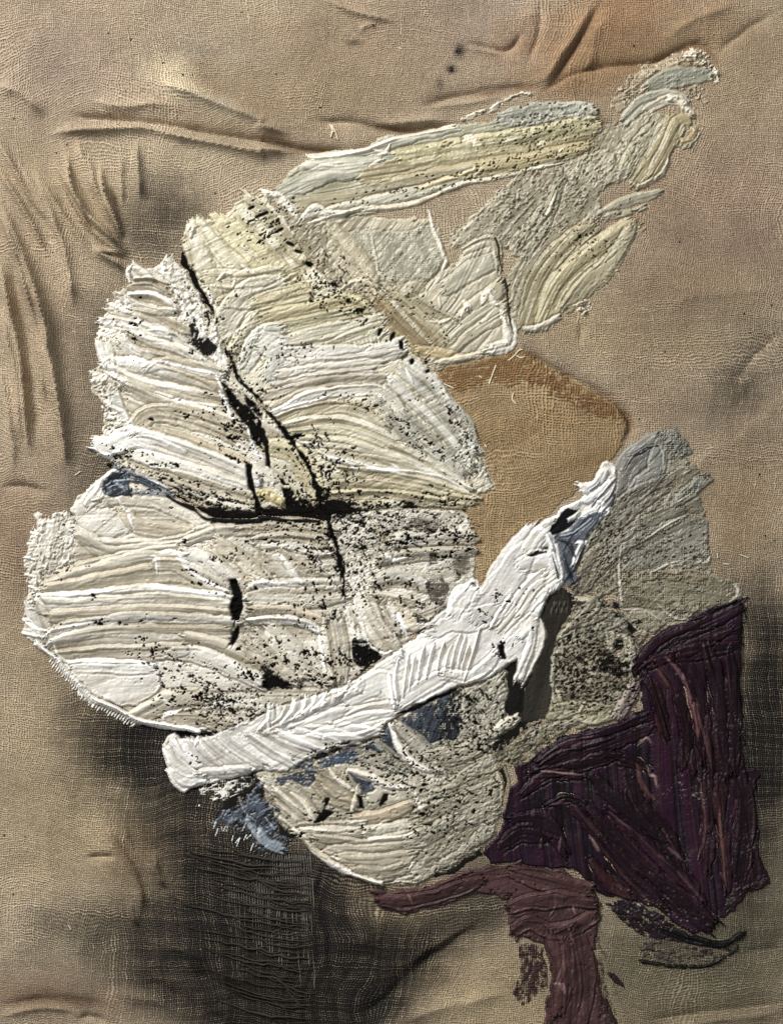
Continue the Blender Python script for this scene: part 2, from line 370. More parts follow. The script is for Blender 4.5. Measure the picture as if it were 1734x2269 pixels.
TINT = (TINT * 0.74 + TINT.mean(-1, keepdims=True) * 0.26) * np.array([1.00, 0.975, 0.935])
def cz_at(X, Y):
    fx = np.clip((X + M) / CG, 0, cnx - 1.001); fy = np.clip((Y + M) / CG, 0, cny - 1.001)
    i = fx.astype(int); j = fy.astype(int); a = fx - i; b = fy - j
    return (CZ[j, i] * (1 - a) + CZ[j, i + 1] * a) * (1 - b) + (CZ[j + 1, i] * (1 - a) + CZ[j + 1, i + 1] * a) * b

# ------------------------------------------------------------------ the paint, from the lowest layer up
Wt, C1, C2, C3, YL, GG, GR = '#ece9e2', '#e0dacb', '#d6cdb8', '#cbbfa5', '#c4b688', '#b8b6a4', '#a5a598'
K = '#0d0b09'
UP = "11 150,1500 F"
thing('black_underpainting', 'thin black ground paint left bare in the cracks and gaps of the white petals', 'paint layer', 'dark')
ar("F 400,505 470,600 600,840 720,960 800,1060 1005,1090 1015,1240 1030,1262 880,1370 760,1462 600,1560 470,1580 390,1560 330,1480 480,1250 350,1075 225,1000 300,960 500,1000 480,880 400,740 380,600", 0, K, 1.0, ridge=.25, lump=.3, berm=0, name='ground_layer', rag=5)
ar("F 560,1590 760,1500 870,1520 1000,1450 1080,1380 1130,1300 1190,1250 1250,1290 1340,1290 1380,1400 1370,1480 1320,1540 1180,1580 1090,1640 1080,1740 1050,1830 960,1880 860,1895 700,1820 560,1790 470,1760 480,1690", 0, '#1d1c19', 1.0, ridge=.25, lump=.3, berm=0, name='ground_layer', rag=5)

# the patch of brown scrim is a thing of its own but lies in the same relief
thing('scrim_patch', 'rust brown patch of open scrim stuck between the cream and white paint', 'fabric patch', 'scrim')
ar("11 1100,740 1300,670 1620,600 21 0,590 150,690 450,850 600,950 685,1060 645,1220 600,1290 480,1420 330,1520 200,1640 22 0,190 12 1600,270 1480,400 1400,480 1350,430 1350,180 1300,0 11 1500,1500 1370,1140 1200,900", 20, '#a38a62', 1.0, c2='#886d48', ridge=.0, rf=40, lump=.8, berm=.3, rag=6, name='scrim_layer')
ar("11 1120,760 1300,690 1620,610 21 0,600 150,700 450,860 590,950 650,1060 500,1060 330,950 120,850 0,830 11 1400,800 1250,900", 20, '#83633a', .5, c2='#6e5030', ridge=.0, rf=40, lump=.6, berm=.0, rag=16, keep=1, dry=.30, name='scrim_layer')

# ---- long band across the top
tone((.92, .875, .79))
thing('paint_band', 'long cream and ochre knife band reaching up to the right above the petals', 'paint patch')
ar("10 60,1230 200,1100 330,1010 650,965 760,885 1000,850 1250,800 1680,765 20 0,700 140,690 380,660 460,720 440,790 520,830 430,945 430,990 280,1040 0,1110 10 1680,1115 1300,1175 1150,1240 900,1330 500,1440 250,1450 130,1300", "10 100,1280 800,1150 1680,960 20 450,830", '#b1b09c', 3, c2='#8d8a72', ridge=1.6, rf=5, berm=.5)
st("10 1290,775 1400,735 1500,700 1560,650 1680,610 20 20,605 90,615", 13, '#d9d5ca', 3, dry=.42, lump=1.2, berm=.5)
st("20 -120,770 60,730 250,710 440,715", 44, '#b7b8ae', 3, c2='#96978c', dry=.12, lump=1.6, berm=.5)
st("10 340,1000 650,980 800,935 1000,880 1240,825", 22, '#d8d8cd', 3, c2='#a7a998', berm=.5)
st("10 130,1250 420,1120 800,1060 1100,990", 46, '#bfc0b2', 3, c2='#8f917f', ridge=1.7, berm=.5)
st("10 280,1060 500,1060 760,1030", 26, '#d3d4ca', 3, c2='#a5a797', berm=.5)
st("10 700,1130 1000,1080 1350,1010 1680,960 20 200,900 440,850", 62, '#beb491', 3, c2='#8c8363', ridge=1.7, lump=.9, berm=.5)
st("10 900,1000 1300,940 1680,880 20 250,830 480,790", 40, '#c2bc98', 3, c2='#94906f', lump=1.1, dry=.1, berm=.5)
st("10 800,1190 1100,1130 1400,1080 1680,1040 20 200,990 420,940", 32, '#bfb48c', 3, c2='#958a64', ridge=1.6, berm=.5)
st("10 230,1320 600,1270 900,1200 1150,1140 1370,1110", 40, '#b3ab90', 3, c2='#878068', ridge=1.7, berm=.5)
st("10 420,1370 700,1300 960,1240 1300,1170", 26, '#c4c3b4', 3, c2='#969482', ridge=1.4, berm=.5)
st("10 1020,1215 1200,1150 1370,1105 1380,1085", 12, '#d4c9a2', 4, berm=.5)
ridge("10 265,1445 420,1405 650,1345 900,1330 1100,1265 1300,1185 1480,1155 1680,1115 20 0,1105 270,1050", 10, '#dedacd', 5, lump=1.5)
ridge("10 290,985 345,1012 620,978 780,925 900,880 1100,850 1250,825", 8, Wt, 4)
ridge("10 720,960 800,985 830,930", 10, Wt, 4)
st("10 10,1240 90,1255 150,1300 200,1370 255,1450", 20, '#dedbd2', 4, lump=2.2, rag=7, berm=.5)
st("10 270,1420 350,1350 420,1385 540,1375", 24, '#d5d4ca', 4, lump=1.8, berm=.5)
st("10 1300,900 1350,890 1380,920", 14, '#e3e0d6', 3, lump=2, berm=.5)
for q in ["10 480,1050 530,1045", "10 380,1060 470,1070", "10 1560,920 1620,905", "20 100,930 150,915", "20 230,985 270,960", "10 700,1065 770,1030"]: ridge(q, 7, '#e4e0d2', 3)
flecks("10 1300,1150", 420, 30, 26, -12, (1.6, 3.4), '#3b3527')
flecks("20 200,840", 170, 60, 34, -15, (1.4, 3.2), '#4b452f')

# ---- fan of strokes at the top right
tone((.86, .805, .715))
thing('paint_fan', 'grey green fan of dry strokes spreading down from the crumbly top right corner', 'paint patch')
ar("20 640,720 700,560 760,440 800,390 1000,330 1120,300 1195,315 1220,400 1275,470 1275,540 1200,515 1180,600 1215,700 1190,740 1150,650 1080,660 1000,560 900,560 800,600 740,640", 25, '#cbc4b2', 2.2, c2='#a2967e', dry=.45, lump=2.2, rag=10, canvas=.5, berm=.5)
ar("20 1000,320 1130,300 1200,330 1230,420 1275,470 1275,545 1200,515 1150,420", 25, '#ebe8de', 2.8, dry=.44, lump=3, rag=8, berm=.5)
ar("20 560,620 760,430 1000,340 1130,310 1210,400 1260,500 1150,640 1080,660 1000,560 800,600 640,760 560,720", 25, '#b3a890', 1.4, c2='#8d8169', dry=.40, lump=2.4, rag=10, canvas=.7, berm=.2)
st("20 820,570 950,505 1060,490 1180,480", 40, '#aeb0a0', 2.6, c2='#8f9184', ridge=.7, berm=.5)
ar("20 540,800 640,785 670,800 800,720 960,740 1080,790 1150,850 1110,920 1090,960 1010,950 960,1020 930,1090 870,1150 740,1210 650,1175 560,1190 480,1230 300,1150 280,1050 430,990 470,880", 60, '#afa994', 2.4, c2='#878069', dry=.12, lump=1.8, rag=8, berm=.5)
st("20 670,760 780,660 930,620 1020,640", 34, '#c5c4b6', 3, c2='#9b9c8d', berm=.5)
st("20 820,700 950,640 1040,660", 22, '#d3d1c5', 3.4, lump=1.2, berm=.5)
st("20 960,630 1015,640 1050,700 1090,745", 17, '#e6e4da', 4, lump=2.4, rag=7, berm=.5)
st("20 750,1170 860,1010 960,780", 44, '#b2a985', 2.4, c2='#8b8367', ridge=1.7, rf=4, berm=.5)
st("20 840,1120 920,980 1010,800 1060,780", 34, '#b5ab86', 2.6, c2='#8d8466', ridge=1.8, rf=4, berm=.5)
st("20 660,1120 740,960 850,820", 38, '#b2ae98', 2.6, c2='#8f8c76', dry=.15, berm=.5)
st("20 1040,900 1090,860 1100,830", 20, '#b3a378', 2.4, dry=.3, lump=1.4, berm=.5)
st("20 700,1180 760,1200 830,1165 900,1120 940,1030", 10, '#cfcbb8', 3.4, lump=1.6, berm=.5)
ar("20 -120,1150 280,1050 540,960 600,1010 690,1150 560,1190 500,1260 530,1370 490,1450 480,1660 -20,1660 10 1530,1600 1460,1530 1240,1590 1180,1600 1200,1510 1300,1440 1430,1330 1620,1150", 50, '#b7b3a0', 2.0, c2='#918c77', dry=.16, lump=2.2, rag=8, canvas=.4, berm=.5)
st("20 530,1370 650,1310 760,1270 860,1245", 27, '#bebca9', 2.4, c2='#a19e88', lump=1, berm=.5)
st("20 500,1450 560,1400 700,1370 800,1325", 16, '#a9a490', 2, dry=.3, berm=.5)
ar("20 180,1480 480,1460 740,1458 690,1560 630,1590 600,1640 21 600,40 590,110 465,190 420,250 310,320 200,400 90,490 15,480 11 1680,470 1620,420 1590,250 1560,130 1640,60 20 60,1600", "21 60,450 200,100 20 480,1480", '#b1ac96', 2.6, c2='#8a846d', ridge=1.5, dry=.06, berm=.5)
st("21 40,440 140,150 20 330,1560 430,1470", 60, '#b7b092', 2.6, c2='#928b6d', ridge=1.6, berm=.5)
st("21 140,420 280,150 20 560,1560 700,1465", 56, '#bcb493', 2.6, c2='#97906f', ridge=1.7, berm=.5)
st("21 300,310 430,180 560,60 20 690,1500", 40, '#b3ad92', 2.6, c2='#908a6e', ridge=1.6, berm=.5)
st("20 40,1620 160,1400 260,1140", 28, '#aaa894', 2.4, c2='#8a8873', ridge=1.4, berm=.5)
st("20 0,1560 100,1420 170,1330", 26, '#9b9884', 2.2, dry=.2, berm=.5)
ridge("20 150,1400 185,1340 215,1250", 8, '#d6d2c4', 4)
st("21 20,470 100,460 200,410 240,390", 14, '#dad8ce', 3.4, lump=1.2, berm=.5)
ar("21 320,300 430,250 455,330 410,395 350,370", 0, '#ddd9cd', 3, dry=.42, lump=3, rag=9, berm=.5)
ar("21 440,180 600,40 660,90 580,150 480,250", 0, '#c9c2ac', 2, dry=.66, lump=2.4, rag=8, berm=.5)
ar("20 640,1560 750,1450 830,1500 700,1530 650,1640", 0, '#c6bfa8', 2, dry=.66, lump=2.4, rag=8, berm=.5)
flecks("20 400,1540", 90, 40, 20, 30, (1.5, 3.6), '#2c2618')
flecks("20 150,1250", 300, 200, 60, -50, (1.4, 3.2), '#5b5340')

# ---- middle patch with the square corner
tone((.92, .87, .79))
thing('paint_slab', 'square cornered grey cream slab of paint above the brown scrim', 'paint patch')
ar("F 630,480 700,470 800,465 920,470 950,500 962,572 1050,512 1063,530 1078,600 1095,690 1105,745 1010,772 935,795 830,705 790,650 700,565", 50, '#bab5a0', 2.6, c2='#98927c', ridge=1.3, dry=.05, berm=.5)
ar("10 560,1651 460,1500 720,1480 900,1500 1100,1440 1190,1640 11 1190,30 1150,90 1060,165 850,175 750,150 680,60 600,-10", "10 760,1450 11 950,170", '#a8a795', 2.2, c2='#8b8a77', ridge=.9, canvas=1.0, dry=.12, lump=1.2, berm=.5)
ar("F 585,425 640,472 700,482 700,560 790,650 805,705 740,650 680,590 640,525 600,470", 50, '#a9a48f', 2, c2='#878069', dry=.22, lump=1.4, berm=.5)
st("10 470,1480 640,1651 11 740,170", 30, '#b9b39c', 2.6, c2='#968f78', ridge=1.3, berm=.5)
st("11 480,-20 600,110 700,190", 22, '#c6c2b0', 2.6, ridge=1.2, berm=.5)
ar("10 1310,1600 1460,1520 1520,1620 11 1540,110 1570,260 1600,420 1625,520 1610,600 1400,640 1250,690 1110,720 900,480 770,290 1000,260 1160,90 1250,60", "11 1100,640 1350,360 1500,80", '#bdb8a4', 2.6, c2='#9a947f', ridge=1.2, berm=.5)
st("11 1130,640 1300,500 1560,330", 50, '#c0bba6', 2.8, c2='#9c9680', ridge=1.5, berm=.5)
st("11 1150,560 1320,400 1540,200", 44, '#b6b29e', 2.8, c2='#949079', ridge=1.3, berm=.5)
st("11 1200,200 1330,110 1500,30", 44, '#aeac9a', 2.6, c2='#8f8d7b', ridge=1.1, berm=.5)
st("10 1320,1610 1420,1560 1500,1560 11 1530,60", 24, '#bcb9a6', 2.6, berm=.5)
for w_, q in [(22, "11 690,300 780,400 900,520 1000,610"), (26, "11 760,280 880,420 1060,590"), (22, "11 880,260 1000,400 1150,560"), (24, "11 840,240 960,330 1180,520"), (20, "11 960,250 1080,340 1250,420")]:
    st(q, w_, {22: '#b9ac84', 26: '#b0a27a'}.get(w_, '#bdb69a'), 3, c2='#867859' if w_ in (22, 26) else '#979077', ridge=1.5, rf=4)
st("11 1020,600 1200,640 1300,660", 22, '#c3b68e', 2.8, berm=.5)
st("11 1130,690 1280,660 1420,630", 14, '#d2cdb8', 3, berm=.5)
st("11 1480,600 1590,570 1610,520 1590,430", 32, '#e9e7e0', 3.4, c2='#c7c4b8', lump=1.8, berm=.5)
for q in ["11 1310,290 1345,340", "11 1420,310 1450,240 1480,215", "11 1480,250 1500,300 1530,310", "11 1290,380 1330,330", "11 1550,350 1570,420"]: ridge(q, 13, Wt, 4.5, lump=3)
ridge("10 1080,1350 1110,1470 1150,1560 1180,1650 11 1196,30 1165,95", 10, '#e2dfd3', 5.5, lump=1.2)
ridge("11 500,235 560,180 640,155 710,180 742,240 700,310", 8, '#cdc7b2', 3)
ridge("10 700,1470 720,1560 740,1650 11 760,120", 6, '#d2cfc0', 3)
ridge("11 1070,420 1150,430 1230,400", 6, '#cdc8b6', 3)
ridge("11 1145,260 1155,330", 6, '#e0dccf', 3)
st("10 1500,1530 1530,1600 11 1535,20 1555,105", 6, '#33281c', .8, ridge=.2, keep=.2, berm=0, name='dark_crack', rag=3)
st("11 1568,140 1585,240 1592,330 1600,420 1620,500", 6, '#2c2218', .8, ridge=.2, keep=.2, berm=0, name='dark_crack', rag=4)
flecks("11 900,280", 200, 60, 24, 25, (1.4, 3.2), '#57492f')

# ---- upper petal, right of the vein
tone()
thing('upper_petal', 'cream upper petal of thick ribbed strokes lying right of the black vein', 'painted petal')
ar("F 392,512 412,480 480,468 520,425 570,415 620,480 660,560 700,600 790,650 840,720 935,800 985,880 1020,960 1058,1045 990,1082 760,1092 700,1050 640,950 572,880 500,800 472,720 450,640 410,570", 25, '#cbc4ab', 4, c2='#a79d80', ridge=1.6, rf=5, dry=.03)
for w_, c_, q in [(40, C2, "F 415,490 440,560 470,640"), (36, '#d0c8ac', "F 430,480 490,560 560,630"), (40, '#c9bf98', "F 470,475 540,550 620,620"), (36, '#c3ba92', "F 510,480 590,560 650,620"), (30, '#bdb48e', "F 540,430 600,500 650,560"),
                  (26, '#d3cdb8', "F 525,420 580,470 640,540"), (42, '#cfc8ac', "F 450,600 520,600 590,590"), (36, '#c2b992', "F 480,650 560,640 640,600")]:
    st(q, w_, c_, 3.2, c2='#9b9070', ridge=1.9, rf=5, lump=1.3)
for q in ["01 1400,160 1450,110 1520,130 1500,200", "00 1220,1480 1250,1440 1230,1540", "01 1560,60 1640,120", "11 20,120 110,160 130,230", "11 240,190 300,230 310,320", "00 1560,1590 1630,1651", "01 1290,170 1340,230 1370,290"]: ridge(q, 9, '#dfd9c6', 4.5, lump=2)
st("01 1420,500 1480,380 1600,250 11 0,220 120,200", 60, '#c6c0ac', 3, c2='#a9a28c', ridge=.8, lump=1.4)
st("01 1480,700 1560,560 1651,420", 48, '#bfb79e', 3, c2='#9c937a', ridge=1, dry=.15, lump=1.5)
st("11 -10,310 150,270 310,230", 50, '#c2b892', 3.2, c2='#9a8f6c', ridge=1.6)
st("11 30,400 300,360 560,290 660,320", 40, '#c6bb92', 3.2, c2='#a09570', ridge=1.7)
st("11 60,470 300,430 600,370", 34, '#beb696', 3.2, c2='#979070', ridge=1.6)
st("11 180,540 450,480 640,440 760,410", 34, '#c2bca5', 3.2, c2='#9c957c', ridge=1.5)
st("01 1580,700 1651,560 11 40,500 100,480", 46, '#c8c6b8', 3.2, c2='#a8a594', ridge=.8)
st("11 20,560 110,600 130,690 60,760", 58, '#c9c7ba', 3.4, c2='#aeab9c', ridge=.8, lump=1)
st("11 420,600 600,550 770,470", 44, '#cbc6ae', 3.4, c2='#9d967c', ridge=1.4, lump=1)
for i in range(7): ridge("11 %d,%d %d,%d" % (600 + 26 * i, 560 - 8 * i, 650 + 18 * i, 620 - 10 * i), 5, '#dcd7c4', 3)
st("11 180,620 450,620 700,620 900,560", 32, '#d9d5c9', 3.4, c2='#aaa392', ridge=1.5)
st("11 180,690 420,690 700,660 900,620", 26, '#d3cdbf', 3.2, c2='#a0988a', ridge=1.5)
st("11 130,760 450,720 760,690", 26, '#cdc6b6', 3.2, c2='#9d9482', ridge=1.5)
st("11 100,830 400,780 700,740", 24, '#c8c0af', 3, c2='#988e7c', ridge=1.4)
st("11 20,900 250,850 500,800 780,790", 24, '#beb4a0', 3, c2='#8e8370', ridge=1.2)
st("11 70,970 220,900 420,850 760,830", 16, '#b9ae98', 2, c2='#8a7e68', ridge=1)
for w_, c_, q in [(28, '#cfccbe', "11 960,690 1080,790 1200,940 1330,1090 1365,1150"), (30, '#c4c1b2', "11 900,740 1080,880 1230,1080 1380,1260"), (30, '#c9c6b7', "11 840,800 1030,980 1180,1140 1340,1330"), (30, '#bebbab', "11 800,860 950,1060 1140,1230 1290,1400"),
                  (28, '#c6c2b1', "11 760,900 880,1100 1050,1270 1240,1420")]:
    st(q, w_, c_, 3.2, c2='#948f7c', ridge=2.0, rf=4, lump=.7, convex=1.6)
st("11 100,1010 330,905 560,870 760,870 900,985", 27, '#edeae2', 4, c2='#c6c0ae', ridge=1.5, convex=3)
for w_, c_, q in [(30, '#dad5c3', "11 120,1060 380,985 620,990 780,1100"), (30, '#d4cdb8', "11 170,1100 450,1060 700,1120 900,1230"), (30, '#cdc4a8', "11 200,1150 520,1130 800,1220 1010,1330"), (30, '#d0c8ae', "11 250,1190 560,1210 850,1310 1150,1410"),
                  (30, '#d8d1bd', "11 420,1280 700,1330 1000,1390 1330,1500"), (28, '#d9d4c3', "11 860,1240 1060,1330 1320,1490"), (26, '#cdc3a2', "11 540,1380 800,1420 1100,1470 1370,1560"), (24, '#cabf9a', "11 480,1470 760,1480 1060,1530 1350,1580"), (22, '#cbc09c', "11 460,1540 800,1530 1060,1570 1290,1610")]:
    st(q, w_, c_, 3.4, c2='#a29779', ridge=1.7, rf=5, convex=2.4)
for q in ["11 430,1290 560,1330 620,1390", "11 840,1340 880,1370 900,1400", "11 240,1190 420,1230", "11 130,990 300,940", "11 540,1300 750,1370 1040,1390", "11 1000,1390 1180,1430 1340,1520", "11 830,790 810,760", "11 930,720 980,820"]: ridge(q, 7, Wt, 4)
ar("11 1130,900 1200,930 1300,1050 1360,1140 1420,1240 1500,1480 1440,1500 1330,1480 1240,1300 1300,1220 1220,1080", 55, '#c5c1b2', 2.4, c2='#9a9482', dry=.48, lump=2, rag=7)
flecks("11 950,1120", 130, 32, 46, 38, (2, 5)); flecks("11 1010,1190", 70, 26, 20, 30, (2, 5)); flecks("11 900,1060", 50, 14, 12, 30, (2, 5))
flecks("11 580,920", 90, 24, 10, 10, (1.5, 3.2)); flecks("11 690,970", 40, 24, 6, 20, (1.5, 3)); flecks("11 40,880", 46, 16, 16, -5, (2, 4.5)); flecks("11 970,930", 20, 16, 5, 50, (2, 4))
flecks("11 1270,1060", 130, 26, 44, 55, (2, 5), '#2b261c'); flecks("11 1350,1300", 70, 60, 34, 50, (1.6, 4), '#39332a'); flecks("11 1140,1530", 70, 24, 24, 10, (2, 5), '#241f17'); flecks("11 950,1600", 80, 26, 34, 10, (2.5, 6)); flecks("11 1250,1590", 60, 20, 16, 10, (2, 5))
flecks("11 150,620", 40, 120, 8, 80, (1.6, 3.4)); flecks("11 430,180", 80, 70, 60, 60, (2, 5.5), '#2d281d'); flecks("11 390,90", 60, 70, 40, 60, (1.6, 4.5), '#3a3426'); flecks("11 640,250", 46, 40, 26, 20, (1.5, 4), '#3a3426'); flecks("11 440,290", 50, 30, 26, 0, (1.5, 4.5), '#2d281d'); flecks("01 1530,590", 40, 50, 26, 60, (1.5, 3.6), '#4a4130')
flecks("11 640,370", 50, 40, 26, 20, (2, 5), '#2b261a'); flecks("00 1640,1500", 60, 60, 26, -30, (2, 5), '#2b261a'); flecks("10 90,1420", 70, 80, 36, -35, (2, 5.5), '#2b261a')
for q, w_ in [("00 1600,1345 1635,1330", 7), ("00 1650,1400 10 40,1370", 8), ("10 50,1465 85,1455", 6), ("10 95,1500 140,1470", 8), ("10 170,1560 215,1580", 10), ("10 215,1612 268,1625", 9), ("11 288,38 325,58", 11), ("11 450,170 490,190", 10), ("11 550,275 570,300", 10), ("11 615,345 655,350", 10), ("11 670,425 685,400", 6),
              ("11 755,510 775,465", 9), ("11 800,550 812,540", 6), ("11 832,545 855,490", 9), ("11 900,545 902,595", 11), ("11 960,690 980,665", 11), ("11 1060,745 1085,735", 9), ("11 1055,685 1068,680", 6)]:
    st(q, w_, K, 1.4, ridge=.4, keep=.5, berm=.5, name='black_dab', rag=3)
st("11 900,660 935,625", 12, '#54533d', 1.6, name='olive_dab', rag=2)

# ---- left petal
thing('left_petal', 'white left petal of ridged strokes with a ragged edge left of the black vein', 'painted petal')
ar("01 830,60 940,70 1030,60 1100,-20 1200,100 1280,250 1370,390 1440,580 1500,720 1651,920 11 20,1000 200,1180 330,1400 400,1560 330,1590 0,1620 01 1620,1640 1300,1610 1090,1520 930,1430 760,1340 660,1280 625,1230 640,1190 680,1080 660,950 590,850 580,740 650,700 610,540 660,400 700,350 760,220 830,180", "01 700,700 1000,800 1600,1080", '#cfc8b6', 3, c2='#a69c84', ridge=1.5, dry=.12)
ar("01 1080,-10 1190,90 1270,270 1360,410 1430,590 1500,740 1420,740 1290,650 1170,520 1130,330 1050,170 980,70", "01 1080,0 1430,600", '#dad6ca', 2.6, c2='#aaa495', dry=.36, lump=1.8)
ar("01 1000,130 1100,180 1180,340 1140,380 1060,240", "01 1080,0 1430,600", '#b5ab96', 2.6, c2='#988d77', ridge=1)
for w_, c_, q in [(30, Wt, "01 850,70 900,110 960,150"), (20, '#dad5c6', "01 870,160 980,160 1060,190"), (20, '#d6d0be', "01 850,200 960,200 1060,240"), (26, '#e2ded3', "01 860,260 960,260 1040,290 1110,340"), (20, '#dbd6c8', "01 750,240 860,310 1000,350 1120,360"), (24, '#e5e1d7', "01 700,330 830,390 960,430 1080,500"),
                  (24, '#cdc4b0', "01 860,360 1030,400 1200,490"), (30, '#e6e3d9', "01 680,420 850,450 980,500 1100,520 1290,650"), (32, '#d8d2c4', "01 860,520 1000,580 1150,620 1400,745"), (34, '#e4e0d5', "01 800,570 900,640 1100,690 1420,760"), (28, '#cabfa8', "01 950,720 1100,690 1280,760 1430,850"),
                  (34, '#e3dfd4', "01 700,690 870,700 1100,770 1440,880"), (30, '#dbd5c6', "01 690,720 900,820 1180,880 1480,950"), (34, '#d0c8b4', "01 760,800 1000,900 1300,970 1520,1040"), (30, '#d6cfbd', "01 840,860 1060,960 1300,1010 1530,1090"), (46, '#cbc0a6', "01 880,1100 960,1020 1150,1020 1400,1100 1600,1190"),
                  (44, '#c3b596', "01 920,1140 1200,1210 1480,1320 1640,1400")]:
    st(q, w_, c_, 3.6, c2='#9c9179', ridge=1.6, rf=5, convex=3, lump=1)
st("01 640,560 690,690", 26, '#cfcabb', 3, ridge=1.6, rf=4); st("01 720,860 770,1000 830,1090", 30, '#c9c8ba', 3, c2='#a9a898'); st("01 700,560 740,680", 16, '#d5d0c2', 3)
ar("01 655,400 790,415 840,520 700,520 620,490", 10, '#dcd8cc', 3, dry=.42, lump=2.6, rag=8)
ar("01 580,730 790,770 820,860 700,900 770,1000 850,1110 700,1180 660,1040 690,950 590,850", 10, '#c9c3b4', 2.6, dry=.42, lump=2.4, rag=9)
ar("01 660,960 760,1000 850,1110 700,1180 640,1190 680,1080", 10, '#dfdbd0', 3, dry=.48, lump=2.4, rag=7)
ar("01 700,290 800,260 860,330 760,380 700,360", 10, '#d8d3c6', 3, dry=.42, lump=2.6, rag=8)
st("01 630,1215 700,1225 760,1200 850,1160 980,1190 1300,1300 1640,1440", 50, '#ebe8e0', 5, c2='#c8c1b0', ridge=1.6, convex=4)
st("01 640,1200 680,1255 720,1275", 26, '#e8e5dd', 5, convex=3)
st("01 860,1270 1150,1360 1450,1450 1630,1510", 36, '#dfdacc', 3.6, c2='#ada38e', ridge=1.7, convex=2)
st("01 1050,1390 1300,1470 1620,1570", 32, '#d5cdba', 3.4, c2='#a3987f', ridge=1.6)
st("11 40,1230 150,1240 260,1330 360,1560", 50, '#d3c9a6', 3.4, c2='#aa9f7c', ridge=1.3); st("11 -20,1330 120,1400 260,1560", 40, '#dcd5bf', 3.4, c2='#ada386'); st("01 1550,1200 11 -20,1320 60,1440", 30, '#e6e2d7', 3.6); st("11 -20,1530 60,1540 130,1590", 22, '#c2b27a', 2.6, c2='#a08e54', dry=.2)
for q in ["01 880,1160 1000,1170 1200,1260", "01 730,640 660,700 720,780", "01 830,570 900,620", "01 940,740 1000,690 1080,680", "01 660,870 700,960 780,1000 850,1110", "01 840,170 830,100 850,60", "01 690,690 760,790 850,840", "01 615,540 650,640 690,720", "01 870,370 900,430 950,450", "01 960,480 1060,480 1110,540", "01 1060,690 1200,720 1390,760", "01 1390,750 1440,870", "01 1000,870 1200,940 1450,970", "01 1340,230 1370,290 1350,310",
          "01 660,1270 720,1290 740,1310", "01 1420,870 1480,1000 1520,1060", "01 1590,1080 1640,1230 1670,1300"]: ridge(q, 8, Wt, 4.5, lump=1.6)
for a_ in [("01 1180,240", 24, 24, 8, 30), ("01 1200,350", 40, 30, 12, 30), ("01 1350,310", 40, 70, 40, 60), ("01 880,420", 24, 10, 4, 0), ("01 800,520", 50, 40, 12, 20), ("01 900,300", 30, 20, 4, 0), ("01 1220,640", 16, 14, 3, 20), ("01 1345,865", 10, 10, 2, 0), ("01 1170,925", 16, 8, 3, 0), ("01 1205,1015", 24, 10, 4, 10), ("01 935,1075", 44, 18, 8, 10), ("01 1500,1100", 70, 60, 46, 40), ("01 1530,1150", 60, 30, 20, 30), ("01 1450,960", 20, 60, 18, 70), ("01 1540,1300", 90, 30, 12, 20), ("01 1500,740", 30, 30, 14, 50), ("01 1380,420", 14, 40, 10, 80), ("01 1600,900", 60, 60, 40, 50),
           ("01 800,1320", 110, 30, 30, 8), ("01 1050,1370", 160, 24, 40, 18), ("11 80,1180", 50, 60, 20, 50)]:
    flecks(*a_, size=(2, 5.2))

# ---- lower left petal
thing('lower_petal', 'large white lower left petal of broad horizontal strokes with a raised lower rim', 'painted petal')
ar("01 470,1610 520,1540 600,1470 700,1400 760,1350 850,1420 1000,1540 1200,1640 02 1350,70 1680,60 12 300,80 500,40 800,-20 1280,-20 1330,20 1370,180 1375,440 1250,520 1210,650 1100,740 950,830 850,920 640,1040 550,1110 220,1210 0,1290 02 1560,1370 1480,1400 1280,1420 1200,1390 880,1340 620,1240 500,1120 350,940 240,860 150,780 150,690 190,520 170,400 160,270 220,100 400,-10 02 440,60", "02 150,700 700,650 1500,640 12 600,600 1400,300", '#d0cabb', 4, c2='#a79e8a', ridge=1.4, dry=.08, rag=6)
ar("12 430,20 800,-20 1280,-20 1340,40 1370,180 1372,440 1200,540 1000,520 760,340 620,200", 5, '#cbc6b7', 2.2, c2='#98917e', dry=.44, lump=1.4, canvas=.8, keep=.3)
ar("12 560,230 700,300 760,400 720,500 590,520 540,380", 40, '#dcd8cb', 2.4, dry=.42, lump=1.5, canvas=.6, keep=.3)
ar("01 470,1620 520,1540 600,1470 700,1400 790,1370 860,1420 700,1440 660,1540 720,1620 800,1651 02 830,20 870,110 700,180 560,150 480,60", 40, '#d3cec1', 5, c2='#bdb6a6', ridge=.6, lump=.7)
st("01 570,1600 640,1530 690,1450 760,1390", 26, '#e4e1d8', 4, ridge=.8, convex=2)
for w_, c_, q in [(44, '#d6cebd', "01 660,1570 800,1540 950,1545 1080,1600 02 1200,0 1330,80"), (34, '#c9bda6', "02 800,0 870,80 1020,110 1220,130"), (30, '#d3ccbd', "02 500,130 650,200 900,220 1150,190 1300,130 1500,100"), (30, '#d6d0c1', "02 520,160 700,260 1000,230 1180,200"), (34, '#cec6b2', "02 400,400 700,320 1000,260 1180,240"), (24, '#d0c8b6', "02 1180,190 1400,120 1680,120")]:
    st(q, w_, c_, 4, c2='#a39881', ridge=1.5, rf=5, convex=2.4)
ar("02 230,-10 300,20 440,-10 480,120 470,330 400,370 320,400 250,280 205,120", 80, '#d2cdbf', 3, c2='#ada697', dry=.3, lump=2, rag=8)
ar("02 160,270 230,250 280,400 270,520 190,500 165,380", 80, '#d8d3c6', 3, c2='#ada697', dry=.36, lump=2, rag=8)
ar("02 380,-20 460,-20 470,40 440,100 400,80", 0, '#ddd9ce', 3, dry=.5, lump=2.4, rag=7)
